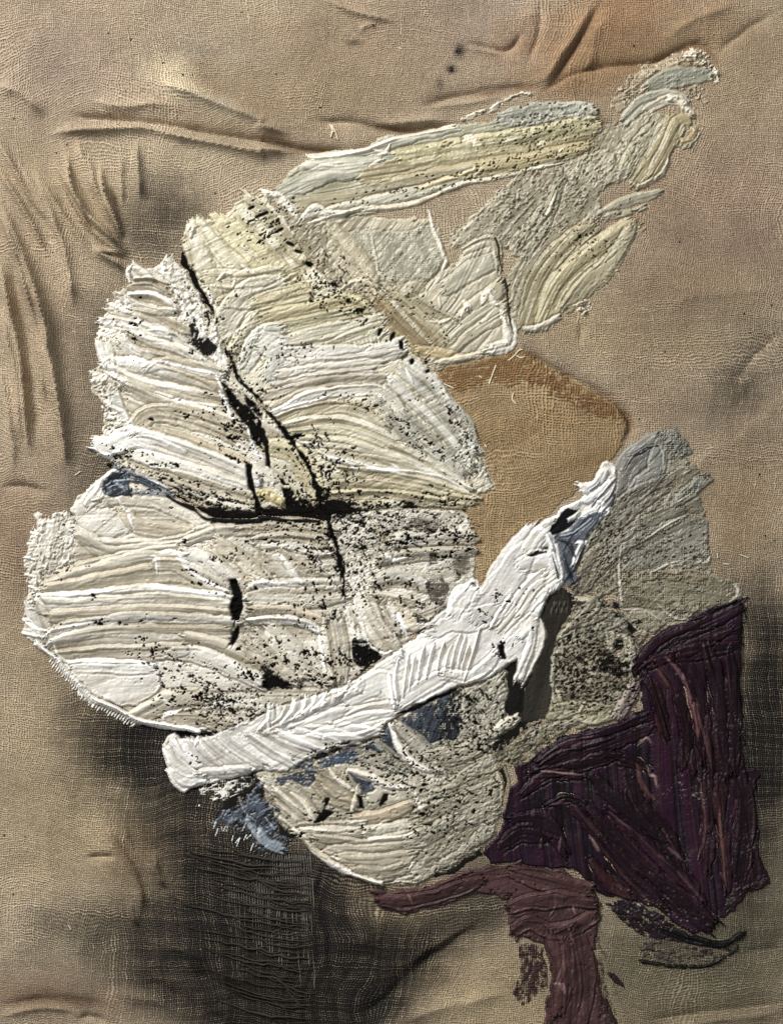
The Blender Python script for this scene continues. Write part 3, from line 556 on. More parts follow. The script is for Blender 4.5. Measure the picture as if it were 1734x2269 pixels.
for w_, c_, q in [(40, '#d1c9b4', "02 330,480 650,370 1000,300 1180,300"), (44, '#cdc2a6', "02 280,520 700,440 1000,390 1200,400 1420,490"), (34, '#d4cbb4', "02 1000,330 1150,340 1300,420 1450,500"), (30, '#ece9e1', "02 250,550 600,540 900,505 1200,525 1500,560"), (46, '#d8d2c3', "02 260,600 600,600 1000,580 1500,610"), (36, '#cbbfa7', "02 340,670 700,650 1040,640 1500,660"),
                  (50, '#dedbd3', "02 220,580 250,650 290,770"), (46, '#e6e3db', "02 330,790 560,740 900,705 1500,720"), (54, '#d6cfc1', "02 370,850 700,800 1100,800 1450,800"), (44, '#cec4b2', "02 400,930 700,920 1000,900 1180,880"), (40, '#cdc2ac', "02 1200,800 1400,860 1550,920 1680,980"), (40, '#e0dbcf', "02 1100,900 1300,920 1480,1000 1680,1090"), (50, '#c8bfab', "02 880,1310 1080,1220 1300,1190"), (34, '#c4baa4', "02 1070,1330 1250,1330 1450,1370")]:
    st(q, w_, c_, 4.4, c2='#a0957e', ridge=1.5, rf=5, convex=3.8, berm=2.0)
ar("02 420,980 560,955 960,975 1040,1030 1060,1130 880,1255 760,1235 620,1180 500,1080", 20, '#d4cfc3', 4, c2='#c0b9aa', ridge=.45, lump=.9, berm=2.4)
st("02 470,985 700,990 960,1000", 34, '#e8e5de', 4, ridge=.6, convex=2.5)
for w_, c_, q in [(40, '#d0c7b0', "12 -30,120 200,95 450,130"), (36, '#d6d1c0', "12 -30,190 200,190 420,240"), (34, '#cdc4ac', "02 1340,250 1450,370 1600,480"), (50, '#d6d0c2', "02 1190,270 1350,350 1560,490"), (44, '#cbc1aa', "02 1420,200 1560,300 1700,420"), (44, '#dad5c6', "12 30,290 100,350 230,450"), (40, '#d3ccba', "12 150,290 260,370 420,450"), (30, '#ebe8df', "12 -60,470 200,470 510,460"), (44, '#d4cdbb', "12 -60,550 200,560 510,530"), (30, '#c7b9a0', "12 -60,640 200,650 380,690"),
                  (22, '#f0ede6', "12 -60,700 130,690 300,720 370,760"), (46, '#d8d1bf', "12 -40,790 70,900 230,1060"), (44, '#d0cab9', "12 60,740 190,860 300,980 420,1080"), (40, '#cfc7b2', "12 -80,870 60,980 200,1080"), (54, '#dad4c4', "12 460,690 490,850 510,1030"), (56, '#d8d2c2', "12 660,560 710,700 800,830 860,900"), (30, '#d4cab8', "12 720,540 880,560 1000,580"), (44, '#cdc0a8', "12 880,620 960,700 1060,730"), (24, '#efece5', "12 820,620 860,700 890,770"), (40, '#cfccbf', "12 760,450 900,420 1050,470"), (30, '#c9c3b2', "12 780,310 1000,270 1350,250"), (30, '#c2bba9', "12 750,100 820,200 800,300"), (40, '#c9c4b5', "12 880,180 1100,150 1350,160")]:
    st(q, w_, c_, 4, c2='#9e937c', ridge=1.5, rf=5, convex=4.2, berm=2.2, dry=.02)
st("12 560,640 600,760 680,900", 20, '#dcd8ca', 3, dry=.2)
for q in ["02 1040,250 1100,240 1160,280 1225,375 1400,480 1560,530", "02 970,280 1010,290 1015,390", "12 590,560 650,700 700,860 790,910 840,890", "02 290,600 250,570 240,530", "02 310,800 320,760 450,735 700,690", "02 150,780 300,800", "02 150,690 220,740 300,760", "12 80,280 130,280 230,420 260,450", "12 -60,400 60,450 200,455", "12 780,250 850,310 930,290", "02 830,0 870,110", "01 640,1560 690,1480 830,1651", "02 340,800 370,900 430,960 560,955 900,965", "12 370,740 400,900 420,1010",
          "12 880,640 900,700 940,780", "12 1000,720 1060,710 1080,730", "02 1060,1330 1060,1310 1150,1280", "02 1060,1200 1100,1250"]: ridge(q, 8, '#f0eee8', 5, lump=1)
st("02 230,840 350,930 430,1030 520,1120 600,1205 750,1265 880,1335 1050,1370 1200,1390 1290,1425", 13, '#f2f0ea', 8, ridge=.8, convex=4, keep=.5, rag=4, name='raised_rim')
for i in range(46):
    t = i / 45.0
    e = pts("02 340,940 520,1130 620,1225 880,1345"); k = t * 3; j = min(2, int(k)); f = k - j
    x, y = e[j] * (1 - f) + e[j + 1] * f
    l = random.uniform(7, 14)
    st("S %.1f,%.1f %.1f,%.1f" % (x + 2, y - 3, x - l * .75, y + l), 4.2, '#e9e6de', 1.8, ridge=.2, berm=0, name='rim_hair', rag=1.2, end=3)
for i, (x, y) in enumerate([(160, 690), (150, 775), (165, 400), (190, 480), (165, 290), (205, 130), (230, 850)]):
    st("02 %d,%d %d,%d" % (x + 60, y + 14, x - 6, y - 4), 6, Wt, 3, name='paint_ridge', rag=3)
ar("12 1080,430 1170,400 1220,500 1160,600 1090,570", 0, '#4d483b', 1, ridge=.3, keep=.2, canvas=1, dry=.18, name='bare_gap'); ar("12 1235,300 1330,270 1350,370 1250,440", 0, '#57513f', 1, ridge=.3, keep=.2, canvas=1, dry=.22, name='bare_gap'); ar("12 985,640 1080,680 1190,575 1220,620 1150,680 1010,715", 0, '#37332a', 1, ridge=.3, keep=.2, canvas=1, dry=.15, name='bare_gap'); ar("12 910,100 1080,135 1180,60 1000,40", 0, '#4b4436', 1, ridge=.3, keep=.2, canvas=1, dry=.3, name='bare_gap'); ar("12 1075,270 1130,260 1150,330 1085,350", 0, '#4b4436', 1, ridge=.3, keep=.2, canvas=1, dry=.2, name='bare_gap')
ar("12 990,770 1050,740 1095,745 1040,770 1010,795", 0, '#2b261d', 1, keep=.2, name='bare_gap', rag=3)
ar("02 1480,420 1520,425 1560,520 1562,600 1545,690 1500,690 1480,600 1500,520", 90, K, 1.4, ridge=.4, keep=.3, name='black_mark', rag=4); st("02 1515,690 1506,735", 4, K, 1.2, name='black_mark', rag=1); st("02 1528,735 1515,800 1490,850", 13, K, 1.4, ridge=.4, keep=.3, name='black_mark', rag=4)
ar("12 10,1000 180,1090 200,1140 20,1130", 10, K, 1.4, ridge=.4, keep=.3, name='black_mark', rag=6, dry=.15); ar("12 590,800 680,830 780,930 740,965 660,1010 600,960 575,880", 10, K, 1.4, ridge=.4, keep=.3, name='black_mark', rag=6, canvas=.6, dry=.12)
ar("02 1120,1400 1280,1420 1420,1400 1390,1450 1250,1430 1190,1455 1130,1440", 0, K, 1.2, ridge=.3, keep=.3, name='black_mark', rag=5)
for a_ in [("02 1200,1080", 150, 50, 50, 30), ("02 1330,1150", 150, 70, 80, 28), ("02 1380,1270", 160, 40, 80, 8), ("02 1580,1290", 90, 80, 110, 40), ("02 1430,1200", 110, 50, 50, 25), ("02 1650,1020", 60, 80, 40, 50), ("12 420,600", 70, 90, 60, 70), ("12 390,320", 60, 50, 44, 35), ("12 330,290", 40, 20, 14, 30), ("12 640,1000", 80, 60, 50, 40), ("12 480,960", 30, 60, 14, 60), ("12 370,900", 24, 50, 12, 60), ("12 400,1060", 50, 30, 14, 30), ("12 330,1070", 50, 40, 16, 30), ("12 130,880", 60, 70, 12, 45), ("12 290,960", 40, 60, 10, 45),
           ("12 1150,190", 150, 70, 90, 15), ("12 1000,90", 180, 60, 90, 10), ("12 620,80", 140, 60, 120, 20), ("12 560,190", 70, 70, 70, 50), ("12 850,150", 100, 60, 40, 20), ("12 700,260", 40, 70, 24, 60), ("12 680,420", 70, 60, 70, 60), ("12 900,450", 50, 30, 20, 90), ("12 1260,180", 80, 80, 50, 15), ("12 1020,590", 40, 90, 26, 70), ("12 300,100", 80, 40, 16, 10), ("12 120,170", 100, 60, 10, 0), ("02 1450,280", 12, 50, 16, 70), ("02 1240,380", 16, 12, 5, 30), ("02 1330,460", 60, 16, 12, 32), ("02 950,860", 30, 18, 24, 80), ("02 1260,850", 16, 8, 3, 10), ("02 600,530", 10, 8, 2, 0), ("02 480,360", 40, 8, 6, 0), ("02 330,390", 30, 20, 12, 0), ("02 1180,190", 10, 10, 2, 0), ("02 1540,870", 12, 10, 3, 0), ("02 1620,500", 30, 14, 10, 20), ("02 800,700", 160, 10, 14, -4), ("12 60,60", 60, 20, 12, 0), ("02 430,30", 40, 40, 24, 60)]:
    flecks(*a_, size=(2, 5.4))

# ---- black vein and the blue line
thing('black_vein', 'crooked black vein line running down between the two upper white petals', 'painted line', 'dark')
ar("01 1210,455 1255,405 1290,470 1300,525 1400,560 1385,630 1330,655 1270,600 1205,560 1240,520", 60, '#1d1b18', 1.4, ridge=.4, keep=.35, name='black_mark', dry=.2, canvas=.5)
st("01 1300,290 1360,330 1370,400", 6, K, 1.2, keep=.4, name='black_mark', dry=.2); st("01 1450,590 1500,700 1530,780 1600,850 1680,930 11 0,960 100,1060 190,1180", 10, K, 1.4, keep=.35, ridge=.4, name='vein_line', rag=9, dry=.14)
st("11 30,990 100,1060 200,1190 300,1330 360,1470 400,1600 430,1651 12 455,120 475,190 510,320 525,440 540,540", 12, K, 1.4, keep=.35, ridge=.4, name='vein_line', rag=9, end=4, dry=.14)
ar("01 1420,790 1500,860 1600,980 1690,1080 1690,1250 1600,1130 1540,1040 1480,930", 50, K, 1.4, ridge=.4, keep=.3, name='black_mark', rag=7, dry=.06); ar("01 1560,880 1640,930 1690,1010 1690,1060 1600,980", 50, K, 1.4, keep=.3, dry=.25, name='black_mark', rag=5)
ar("11 -10,1090 30,1110 50,1230 65,1370 30,1350 20,1240 -10,1180", 80, K, 1.4, keep=.3, name='black_mark', rag=4); st("11 190,1165 240,1150 275,1148", 10, K, 1.4, keep=.3, name='black_mark', rag=4)
ar("11 140,1490 200,1500 260,1560 330,1590 375,1651 180,1651 140,1580", 50, K, 1.4, keep=.3, name='black_mark', rag=7, dry=.08); ar("11 -10,1590 80,1651 -10,1651", 50, K, 1.4, keep=.3, name='black_mark', rag=7, dry=.08); st("11 130,1430 145,1470", 9, K, 1.3, keep=.3, name='black_mark')
st("01 1605,1360 1615,1440 1650,1560 1665,1640", 15, K, 1.4, keep=.3, name='black_mark', rag=7, dry=.08)
for a_ in [("11 340,1300", 60, 110, 70, 55), ("11 300,1260", 50, 50, 34, 50), ("11 420,1440", 60, 120, 90, 70), ("11 420,1480", 40, 90, 40, 80), ("11 470,1390", 40, 40, 20, 20), ("11 560,1600", 130, 40, 70, 10), ("11 700,1620", 120, 40, 70, 10), ("12 470,60", 50, 60, 60, 60), ("12 540,60", 90, 50, 70, 10), ("12 520,350", 30, 90, 24, 80)]:
    flecks(*a_, size=(2.2, 6))

thing('blue_mark', 'slate blue dab with a dark tail across the white petals at the far left', 'painted mark')
ar("01 670,1450 720,1390 830,1400 850,1540 740,1555 665,1530", 30, '#353e4a', 3, c2='#20262e', ridge=.9, lump=1.4, rag=4)
st("01 735,1355 830,1390 960,1440 1085,1500", 10, '#747c88', 3, c2='#2c323b'); st("01 800,1430 900,1450 1000,1500 1090,1520", 13, '#454e5c', 2.6, c2='#20262e'); st("01 740,1450 860,1440", 6, '#9aa5b3', 2.4); st("01 690,1490 760,1470 800,1490", 6, '#7b8798', 2.4); st("01 850,1490 850,1545", 6, '#0e1116', 2, rag=1)
st("01 860,1525 1000,1525 1120,1540", 12, '#8c8f92', 2.4, dry=.2); ridge("01 960,1440 1040,1470 1090,1500", 5, '#d6d8da', 3)
st("01 1070,1540 1150,1590 1250,1630 02 1340,45 1500,55 1680,55 12 0,40 150,50 380,60", 9, '#0d0e10', 2, c2='#1b1e22', keep=.3, ridge=.5, name='dark_tail', rag=4)
flecks("01 1330,1570", 150, 30, 150, 10, (2, 5)); flecks("01 1550,1610", 110, 30, 120, 10, (2.4, 5.5)); flecks("01 1180,1500", 110, 20, 60, 20, (2, 4.4)); flecks("01 740,1310", 60, 30, 24, 10, (2, 6))

# ---- leaf below the stem
tone((1.06, 1.03, .99))
thing('lower_leaf', 'smaller grey white leaf with black and blue flecks hanging under the white stem', 'painted leaf')
ar("12 240,1640 460,1550 760,1450 900,1310 1140,1190 1320,1120 1440,1090 1560,1010 1600,1240 1560,1340 1440,1440 1490,1540 1540,1651 13 1500,0 1550,100 1540,250 1500,420 1350,560 1150,660 1000,745 780,748 640,710 460,610 320,530 220,440 110,340 30,200 0,80 03 1640,40 12 0,1650", "13 0,300 400,400 1000,380 1500,100", '#b9b4a3', 3, c2='#918b77', dry=.2, ridge=1.4, rag=6)
ar("12 900,1310 1130,1200 1290,1130 1310,1300 1280,1440 1200,1500 1080,1490 950,1400 850,1340", 70, '#3c444f', 1.4, c2='#22242a', dry=.14, canvas=1, keep=.3, name='dark_wash')
ar("12 440,1560 760,1450 830,1350 850,1400 870,1500 930,1580 900,1630 760,1540 600,1620 480,1630", 0, '#44536a', 1.6, c2='#232c38', dry=.08, canvas=.7, keep=.3, name='blue_wash')
ar("12 1300,1140 1440,1090 1560,1010 1600,1240 1560,1340 1440,1440 1330,1440 1310,1300", 60, '#aaa797', 2.2, c2='#7d7a6a', dry=.30, lump=1.2, rag=8)
ar("12 1080,1490 1280,1440 1440,1440 1500,1560 1540,1651 13 1400,60 1100,40 12 1080,1640", 20, '#a19d8b', 2.2, c2='#7e7a66', dry=.18, lump=1.0, rag=8)
st("12 840,1370 880,1490 960,1590 1060,1651 13 1130,20", 16, '#ece9e1', 4.5, convex=3, ridge=.8); st("12 890,1380 1000,1480 1100,1600 13 1150,20", 34, '#a9a596', 3, c2='#7d7a6c', ridge=1.5, rf=4)
for w_, c_, q in [(24, '#8f9497', "12 760,1490 830,1560 940,1640"), (30, '#a7a79c', "12 640,1560 760,1590 900,1651"), (34, '#cbc7b5', "12 1430,1330 1450,1410 1500,1430"), (26, '#c6c1ae', "12 1480,1430 1580,1360 1660,1310"), (44, '#aaa693', "12 1100,1570 1300,1550 1450,1470")]:
    st(q, w_, c_, 3.2, c2='#807b69', ridge=1.6, lump=1.3, dry=.08)
for w_, c_, q in [(36, '#b7aa90', "13 330,40 430,170 590,230"), (40, '#aba28c', "13 360,20 480,80 620,150"), (50, '#d0ccbe', "13 60,90 200,170 340,330"), (44, '#cfcabb', "13 120,180 230,260 330,350"), (30, '#b9aa90', "13 610,330 800,300 970,230"), (36, '#b5b09f', "13 980,170 1060,240 1200,190"), (26, '#b7b19f', "13 1000,110 1100,170 1250,130"), (24, '#d5d2c5', "13 240,385 420,380 640,355"), (34, '#c3bcaa', "13 250,415 480,430 690,405"),
                  (50, '#bdb8a8', "13 690,420 800,430 1010,390"), (36, '#b6ae9b', "13 360,470 680,500 1010,430"), (36, '#bbb4a1', "13 440,540 700,540 980,510"), (44, '#ada48f', "13 520,600 750,610 960,570"), (32, '#b8b19d', "13 600,660 760,690 900,650"), (44, '#b0ab99', "13 1000,320 1100,280 1260,240"), (40, '#aeaa98', "13 960,470 1080,430 1200,350")]:
    st(q, w_, c_, 3.4, c2='#89806b', ridge=1.4, convex=2, lump=.9)
st("13 570,20 700,55 830,120 915,125", 13, '#e6e3da', 4, convex=2); ar("13 565,30 700,80 745,130 680,170 600,90", 0, '#47505d', 2, c2='#2d343e', rag=4, name='blue_dab')
for q, w_ in [("13 440,0 480,60 600,150", 10), ("13 620,110 610,200 580,290", 10), ("13 200,160 280,230 340,330", 8), ("13 80,110 160,200 240,260", 8), ("13 250,385 420,400", 7), ("13 680,380 660,420 700,450 900,440 1010,400", 7), ("13 990,150 1040,290", 9), ("13 720,380 830,330", 7), ("13 650,700 780,745", 9), ("13 450,570 560,600", 7), ("13 960,640 1000,580", 8), ("13 1160,520 1190,500", 10)]: ridge(q, w_, '#e3dfd2', 4.5, lump=1.4)
st("13 90,300 240,415 350,540 450,610 600,690 780,745", 12, '#ebe8df', 6.5, convex=3, name='raised_rim'); st("13 240,440 400,560 540,640", 8, '#d8d1bd', 3); st("13 790,745 900,735 1010,742", 4, '#cdc8b6', 2)
ar("13 1010,170 1300,20 1500,0 1545,150 1520,300 1380,420 1200,560 1080,640 980,600 1100,450 1180,300", 20, '#a19d8b', 2.4, c2='#7c7763', dry=.24, lump=1.1, canvas=.5, rag=9)
ar("13 900,700 1100,600 1250,520 1400,400 1530,240 1560,330 1460,500 1250,640 1000,748 860,735", 20, '#9a9684', 1.8, c2='#716d5a', dry=.60, lump=1.2, canvas=1, rag=9)
ridge("13 1500,-20 1550,100 1545,240", 6, '#c2bba2', 3, dry=.3); ridge("12 1540,1580 13 1590,60 1610,160", 7, '#8b8366', 2, dry=.3)
for q in ["13 750,225 790,160 830,152 812,205 770,245", "13 615,170 650,180 665,262 630,258", "13 335,355 375,285 400,260 480,275 440,310 400,340", "13 410,180 450,190 430,240 400,250"]: ar(q, 45, K, 1.4, keep=.35, rag=4, name='black_mark', berm=.3)
for a_ in [("13 430,290", 60, 40, 14, 0), ("13 960,130", 40, 16, 10, 0), ("13 1100,380", 70, 60, 50, 30), ("13 1100,300", 40, 20, 10, 0), ("13 1150,130", 90, 40, 20, -30), ("13 1300,200", 130, 110, 90, 30), ("13 330,420", 60, 12, 10, 10), ("13 620,400", 40, 14, 8, -20), ("13 540,70", 12, 12, 3, 0), ("12 1290,1260", 40, 90, 40, 60), ("12 1240,1380", 50, 60, 34, 60), ("12 1400,1300", 110, 130, 90, 60), ("12 1350,1500", 90, 50, 40, 0), ("12 1440,1480", 30, 40, 20, 60), ("12 1000,1560", 60, 90, 20, 50), ("12 700,1600", 90, 20, 20, 0), ("13 900,30", 130, 50, 30, 20), ("13 820,90", 60, 20, 10, 0)]:
    flecks(*a_, size=(1.8, 5))

tone()
thing('blue_smudge', 'ragged slate blue smudge with white hairs at the lower left tip of the leaf', 'painted mark')
ar("03 1340,360 1430,290 1550,210 1640,130 1690,100 13 10,150 60,210 130,280 85,340 110,420 200,480 170,510 0,540 03 1640,490 1600,410 1500,400 1400,380", 30, '#525c69', 2, c2='#272d35', dry=.38, lump=1.6, rag=10)
ar("13 90,60 200,30 320,0 345,60 310,120 200,90 100,110", 0, '#414a57', 2, c2='#252a32', dry=.2, rag=6); ar("12 240,1620 480,1560 460,1640 300,1690", 0, '#3c4654', 1.6, dry=.34, rag=7)
st("13 -30,400 40,490 120,520", 26, '#7d8a92', 2.6, c2='#5a666e'); st("03 1590,330 1640,420 1680,490", 14, '#8b96a2', 2.4)
for i in range(18):
    x, y = random.uniform(1390, 1680), 0
    y = 360 + (x - 1390) * .3 + random.uniform(-70, 60)
    st("03 %.0f,%.0f %.0f,%.0f" % (x, y, x - random.uniform(5, 30), y + random.uniform(25, 60)), 2.8, '#c4c9cc', 1.4, ridge=.2, berm=0, rag=2, name='white_hair')
for q in ["03 1540,190 1580,290 1640,340", "13 30,320 90,400"]: st(q, 3, '#9fb0c2', 2, name='white_hair', rag=2)

# ---- right hand leaf
tone((.74, .72, .68))
thing('right_leaf', 'dry grey leaf of canvas textured strokes right of the stem above the purple', 'painted leaf')
ar("21 560,1660 600,1500 620,1380 640,1300 740,1200 850,1140 930,1100 1000,1110 1080,1210 1060,1290 1130,1370 1180,1420 1130,1500 1190,1660 22 1195,150 1210,260 1195,340 1240,420 1400,455 1395,540 1320,590 1200,640 940,720 870,790 760,770 650,640 600,510 480,545 340,480 340,380 420,180", "22 300,500 700,200 1200,-100", '#a39c88', 2, c2='#7d7662', dry=.24, lump=1.5, canvas=.9, rag=8)
st("21 630,1500 690,1340 850,1200", 56, '#96958d', 2.8, c2='#75746d', ridge=.8); st("21 740,1500 850,1400 890,1220", 40, '#a2a29a', 2.8, c2='#83837c', ridge=.7); st("21 660,1370 720,1280 800,1230 880,1220", 6, '#3e4046', 2, ridge=.3); st("21 680,1290 760,1270 810,1240", 5, '#33353a', 2, ridge=.3)
ridge("21 880,1200 910,1280 905,1370", 5, '#bdbdb3', 3)
ar("21 860,1140 1000,1110 1090,1250 1060,1300 960,1330 910,1250", 60, '#929288', 1.6, c2='#6f6e62', dry=.36, lump=1.6, canvas=1, rag=9); ar("21 790,1470 900,1380 960,1420 900,1560 760,1600", 40, '#84847c', 1.8, c2='#605f56', dry=.36, lump=1.6, rag=8)
st("21 1000,1580 1100,1500 1170,1440", 30, '#9fa094', 2, dry=.25, canvas=.6); ridge("21 960,1610 1130,1500", 4, '#bcbcb0', 2.4)
st("22 400,300 560,90 21 700,1590 900,1470", 50, '#8f8b7b', 2, c2='#6e6a5b', dry=.16); st("22 360,480 470,320 620,180", 54, '#9a937e', 2.2, c2='#77715e', lump=1.4, dry=.1); st("22 520,300 700,150 1000,0", 50, '#9c9887', 2.2, c2='#7c7867', canvas=.6, dry=.1)
ar("22 640,190 900,60 1100,10 1200,60 1205,260 1190,335 980,335 830,385 640,400", 25, '#9b9888', 2.4, c2='#7f7b6c', canvas=1.2, dry=.1, ridge=.6)
ar("22 630,420 840,390 1000,350 1240,400 1400,455 1390,540 1300,595 1100,650 900,620 640,620", -10, '#a09880', 2, c2='#7c745e', canvas=1.2, dry=.22, ridge=.9); st("22 680,430 900,400 1150,430", 24, '#9f957c', 2, dry=.3, canvas=1)
for q, w_ in [("22 835,382 900,350 950,328 1000,315", 6), ("22 780,185 860,125 1020,30", 5), ("22 1120,315 1190,325 1205,290", 9), ("22 640,200 625,350 640,590", 6), ("22 650,625 780,628 870,680 935,722", 6), ("22 870,590 930,650 1010,690 1180,670", 5), ("22 940,725 1080,690 1200,655", 5), ("22 1370,470 1392,530 1330,585", 10)]: ridge(q, w_, '#cfcbbb', 3)
ar("22 640,640 780,640 880,700 920,730 860,775 760,760 700,730", 20, '#aba48e', 2.4, c2='#8b836c', ridge=.9)
for a_ in [("22 560,420", 50, 120, 40, 70), ("22 1000,670", 60, 20, 16, -10), ("22 500,150", 120, 90, 40, -50), ("22 900,250", 200, 80, 30, 0)]: flecks(*a_, size=(1.5, 3.4), c='#3a352a')

thing('mottled_leaf', 'mottled olive grey lower half of the right leaf, speckled black beside the purple', 'painted leaf')
ar("22 200,880 260,720 330,600 420,550 500,560 640,620 700,740 760,770 850,790 760,850 705,1000 720,1090 740,1180 700,1290 660,1335 440,1395 270,1435 200,1500 100,1570 -20,1640 12 1500,1600 1600,1560 22 0,1400 140,1330 190,1220 175,1060", 20, '#a69f89', 2.4, c2='#77705a', dry=.38, lump=2, rag=9)
ar("22 350,600 620,640 690,750 580,830 440,790 300,760", 30, '#a39f8c', 2.2, c2='#7e7a66', dry=.26, lump=2)
st("22 330,555 440,568 430,620 340,700 250,780", 14, '#d2cdba', 4, convex=2); st("22 350,690 450,600 480,560", 30, '#a9a491', 2.6); st("22 195,890 205,1000 190,1160 230,1240", 12, '#d3cfbf', 3.6, convex=2, lump=1.4); st("22 230,1140 250,1210 300,1250", 10, '#cbc7b4', 3.4)
st("22 180,1290 330,1270 440,1300 580,1285", 40, '#c0ba9e', 3, c2='#989275', lump=1.2); st("22 380,1240 400,1280 460,1280", 14, '#a59a7e', 3); st("22 400,1220 370,1290", 7, '#d8d3c2', 3.4); st("22 560,760 590,830 640,820 700,860", 24, '#c5c1ae', 3, lump=1.6); st("22 540,830 580,880", 12, '#d3cfbe', 3.6); st("22 690,860 700,960 660,1000", 26, '#bdb9a6', 2.8, lump=1.6)
st("22 640,1300 690,1190 745,1090", 26, '#8f7a7a', 2.4, c2='#6b5654', ridge=1.6); st("22 600,1300 660,1200 700,1120", 16, '#b5a69c', 2.6, ridge=1.4); st("22 720,740 740,770 800,780", 12, '#c8c3b0', 3)
ar("22 480,920 560,900 620,960 700,980 690,1050 560,1040 480,1020", 0, '#1d1b17', 1.2, keep=.3, dry=.25, canvas=.8, name='black_mark', rag=9); ar("22 590,830 640,810 655,850 620,890 585,880", 0, '#1d1b17', 1.2, keep=.3, dry=.15, canvas=.8, name='black_mark', rag=4); ar("22 700,990 770,1010 780,1050 710,1060", 0, '#121010', 1.2, keep=.3, name='black_mark', rag=5); ar("22 670,690 700,720 740,760 700,780 670,750", 0, '#1d1b17', 1.2, keep=.3, name='black_mark', rag=4)
for a_ in [("22 430,880", 60, 70, 46, 40), ("22 540,1000", 150, 110, 130, 20), ("22 370,1010", 70, 80, 50, 60), ("22 300,1060", 60, 70, 40, 50), ("22 700,740", 50, 40, 20, 40), ("22 350,1180", 120, 60, 60, 0), ("22 560,1150", 130, 70, 70, 20), ("22 100,1490", 110, 50, 50, -20), ("22 480,650", 130, 60, 50, 0), ("22 330,880", 60, 80, 40, 60), ("22 520,1240", 90, 30, 24, 0)]: flecks(*a_, size=(1.8, 4.6), c='#1d1b16')
ar("12 1480,1560 1560,1480 1651,1440 22 60,1420 160,1340 160,1440 60,1540 12 1651,1640 1560,1651", 60, '#8d8768', 1.6, c2='#5f5a44', dry=.42, lump=1.4, rag=8)

tone()
thing('dark_gap', 'bare charcoal strip of canvas showing between the white stem and the right leaf', 'paint gap', 'dark')
ar("22 230,480 290,490 315,630 270,690 230,780 200,900 180,1060 190,1150 165,1280 140,1335 0,1345 -20,1260 60,1050 90,880 130,760 95,680 150,600", 80, '#2b2823', 1.0, c2='#3a362e', ridge=.3, keep=.15, canvas=1.2, berm=0, name='dark_wash', rag=5)
ar("12 1600,960 1640,930 1690,1060 1690,1290 1590,1315 1560,1270 1590,1120", 80, '#1c1a17', 1.0, ridge=.3, keep=.15, canvas=1, berm=0, name='dark_wash', rag=5)
for i in range(7): ridge("22 %d,%d %d,%d" % (195 + i * 16, 610 - (i % 2) * 40, 190 + i * 16, 650 - (i % 2) * 40), 4, '#57524a', 2, name='bare_thread')

# ---- white stem
thing('white_stem', 'thick bright white stem with herringbone knife marks curving up to the right', 'painted stem')
ar("02 1040,1500 1080,1440 1130,1425 1180,1460 1300,1460 1480,1380 12 -20,1320 60,1265 280,1200 550,1110 650,1040 850,920 950,830 1100,740 1210,650 1250,520 1330,470 1380,490 1420,460 1520,350 1600,250 1660,200 22 0,180 100,90 200,10 21 400,1540 370,1470 470,1445 540,1340 605,1390 600,1470 560,1660 22 520,20 420,150 380,260 330,370 260,470 160,560 120,650 90,760 80,880 40,1000 0,1100 12 1660,1080 1640,940 1560,1000 1430,1085 1300,1112 1130,1175 900,1295 790,1370 760,1430 600,1480 430,1530 240,1620 180,1660 03 1640,20 1500,70 1280,105 1190,155 1130,110 1090,30 02 1085,1640", "12 0,1480 500,1230 850,1080 1300,800 1680,400", '#e3e0d9', 7, c2='#bdb8ae', ridge=.9, lump=1.2, rag=5)
st("12 40,1410 230,1340 480,1210 620,1150", 18, '#efede8', 5, convex=3, ridge=.8)
for i, (x, y, tx, ty) in enumerate([(20, 1380, 70, 1270), (80, 1370, 170, 1270), (150, 1350, 230, 1210), (220, 1330, 300, 1210), (290, 1290, 360, 1200), (360, 1260, 430, 1170), (430, 1220, 520, 1160), (500, 1190, 570, 1110), (570, 1160, 650, 1080)]):
    st("12 %d,%d %d,%d %d,%d" % (x, y, (x + tx) / 2 + 24, (y + ty) / 2 + 4, tx, ty), 20, '#e6e3dc', 4.5, c2='#bbb5a8', convex=3.5, ridge=1, name='stem_barb', rag=4)
for i, q in enumerate(["02 1120,1480 1160,1560 1240,1640", "02 1230,1470 1300,1560 1420,1651", "02 1330,1470 1430,1560 1560,1651", "02 1420,1440 1530,1530 1680,1620", "12 -60,1450 60,1530 200,1610", "12 20,1430 160,1510 320,1560", "12 120,1420 260,1480 420,1520", "12 240,1410 360,1450 520,1490", "12 340,1390 480,1420 620,1460", "12 470,1370 600,1390 750,1410", "03 1110,30 1190,90 1300,80", "02 1090,1530 1120,1600 1180,1651 03 1250,40", "03 1290,40 1450,30 1600,10"]):
    st(q, 26, '#e5e2db', 4.5, c2='#b9b3a7', convex=3, ridge=1.5, rf=5, name='stem_barb', rag=4)
st("12 230,1390 480,1310 840,1250", 34, '#dedbd3', 4.5, c2='#c0bab0', ridge=.9, convex=2); st("12 570,1200 700,1120 800,1080 845,1180", 44, '#dedbd2', 4.5, c2='#c4beb3', ridge=.6); st("12 560,1330 700,1270 860,1240", 30, '#d6d2c8', 4)
st("12 500,1360 660,1310 840,1290", 20, '#eae8e2', 4.5); st("12 440,1440 620,1440 770,1380", 20, '#e8e5de', 4.5, convex=3)
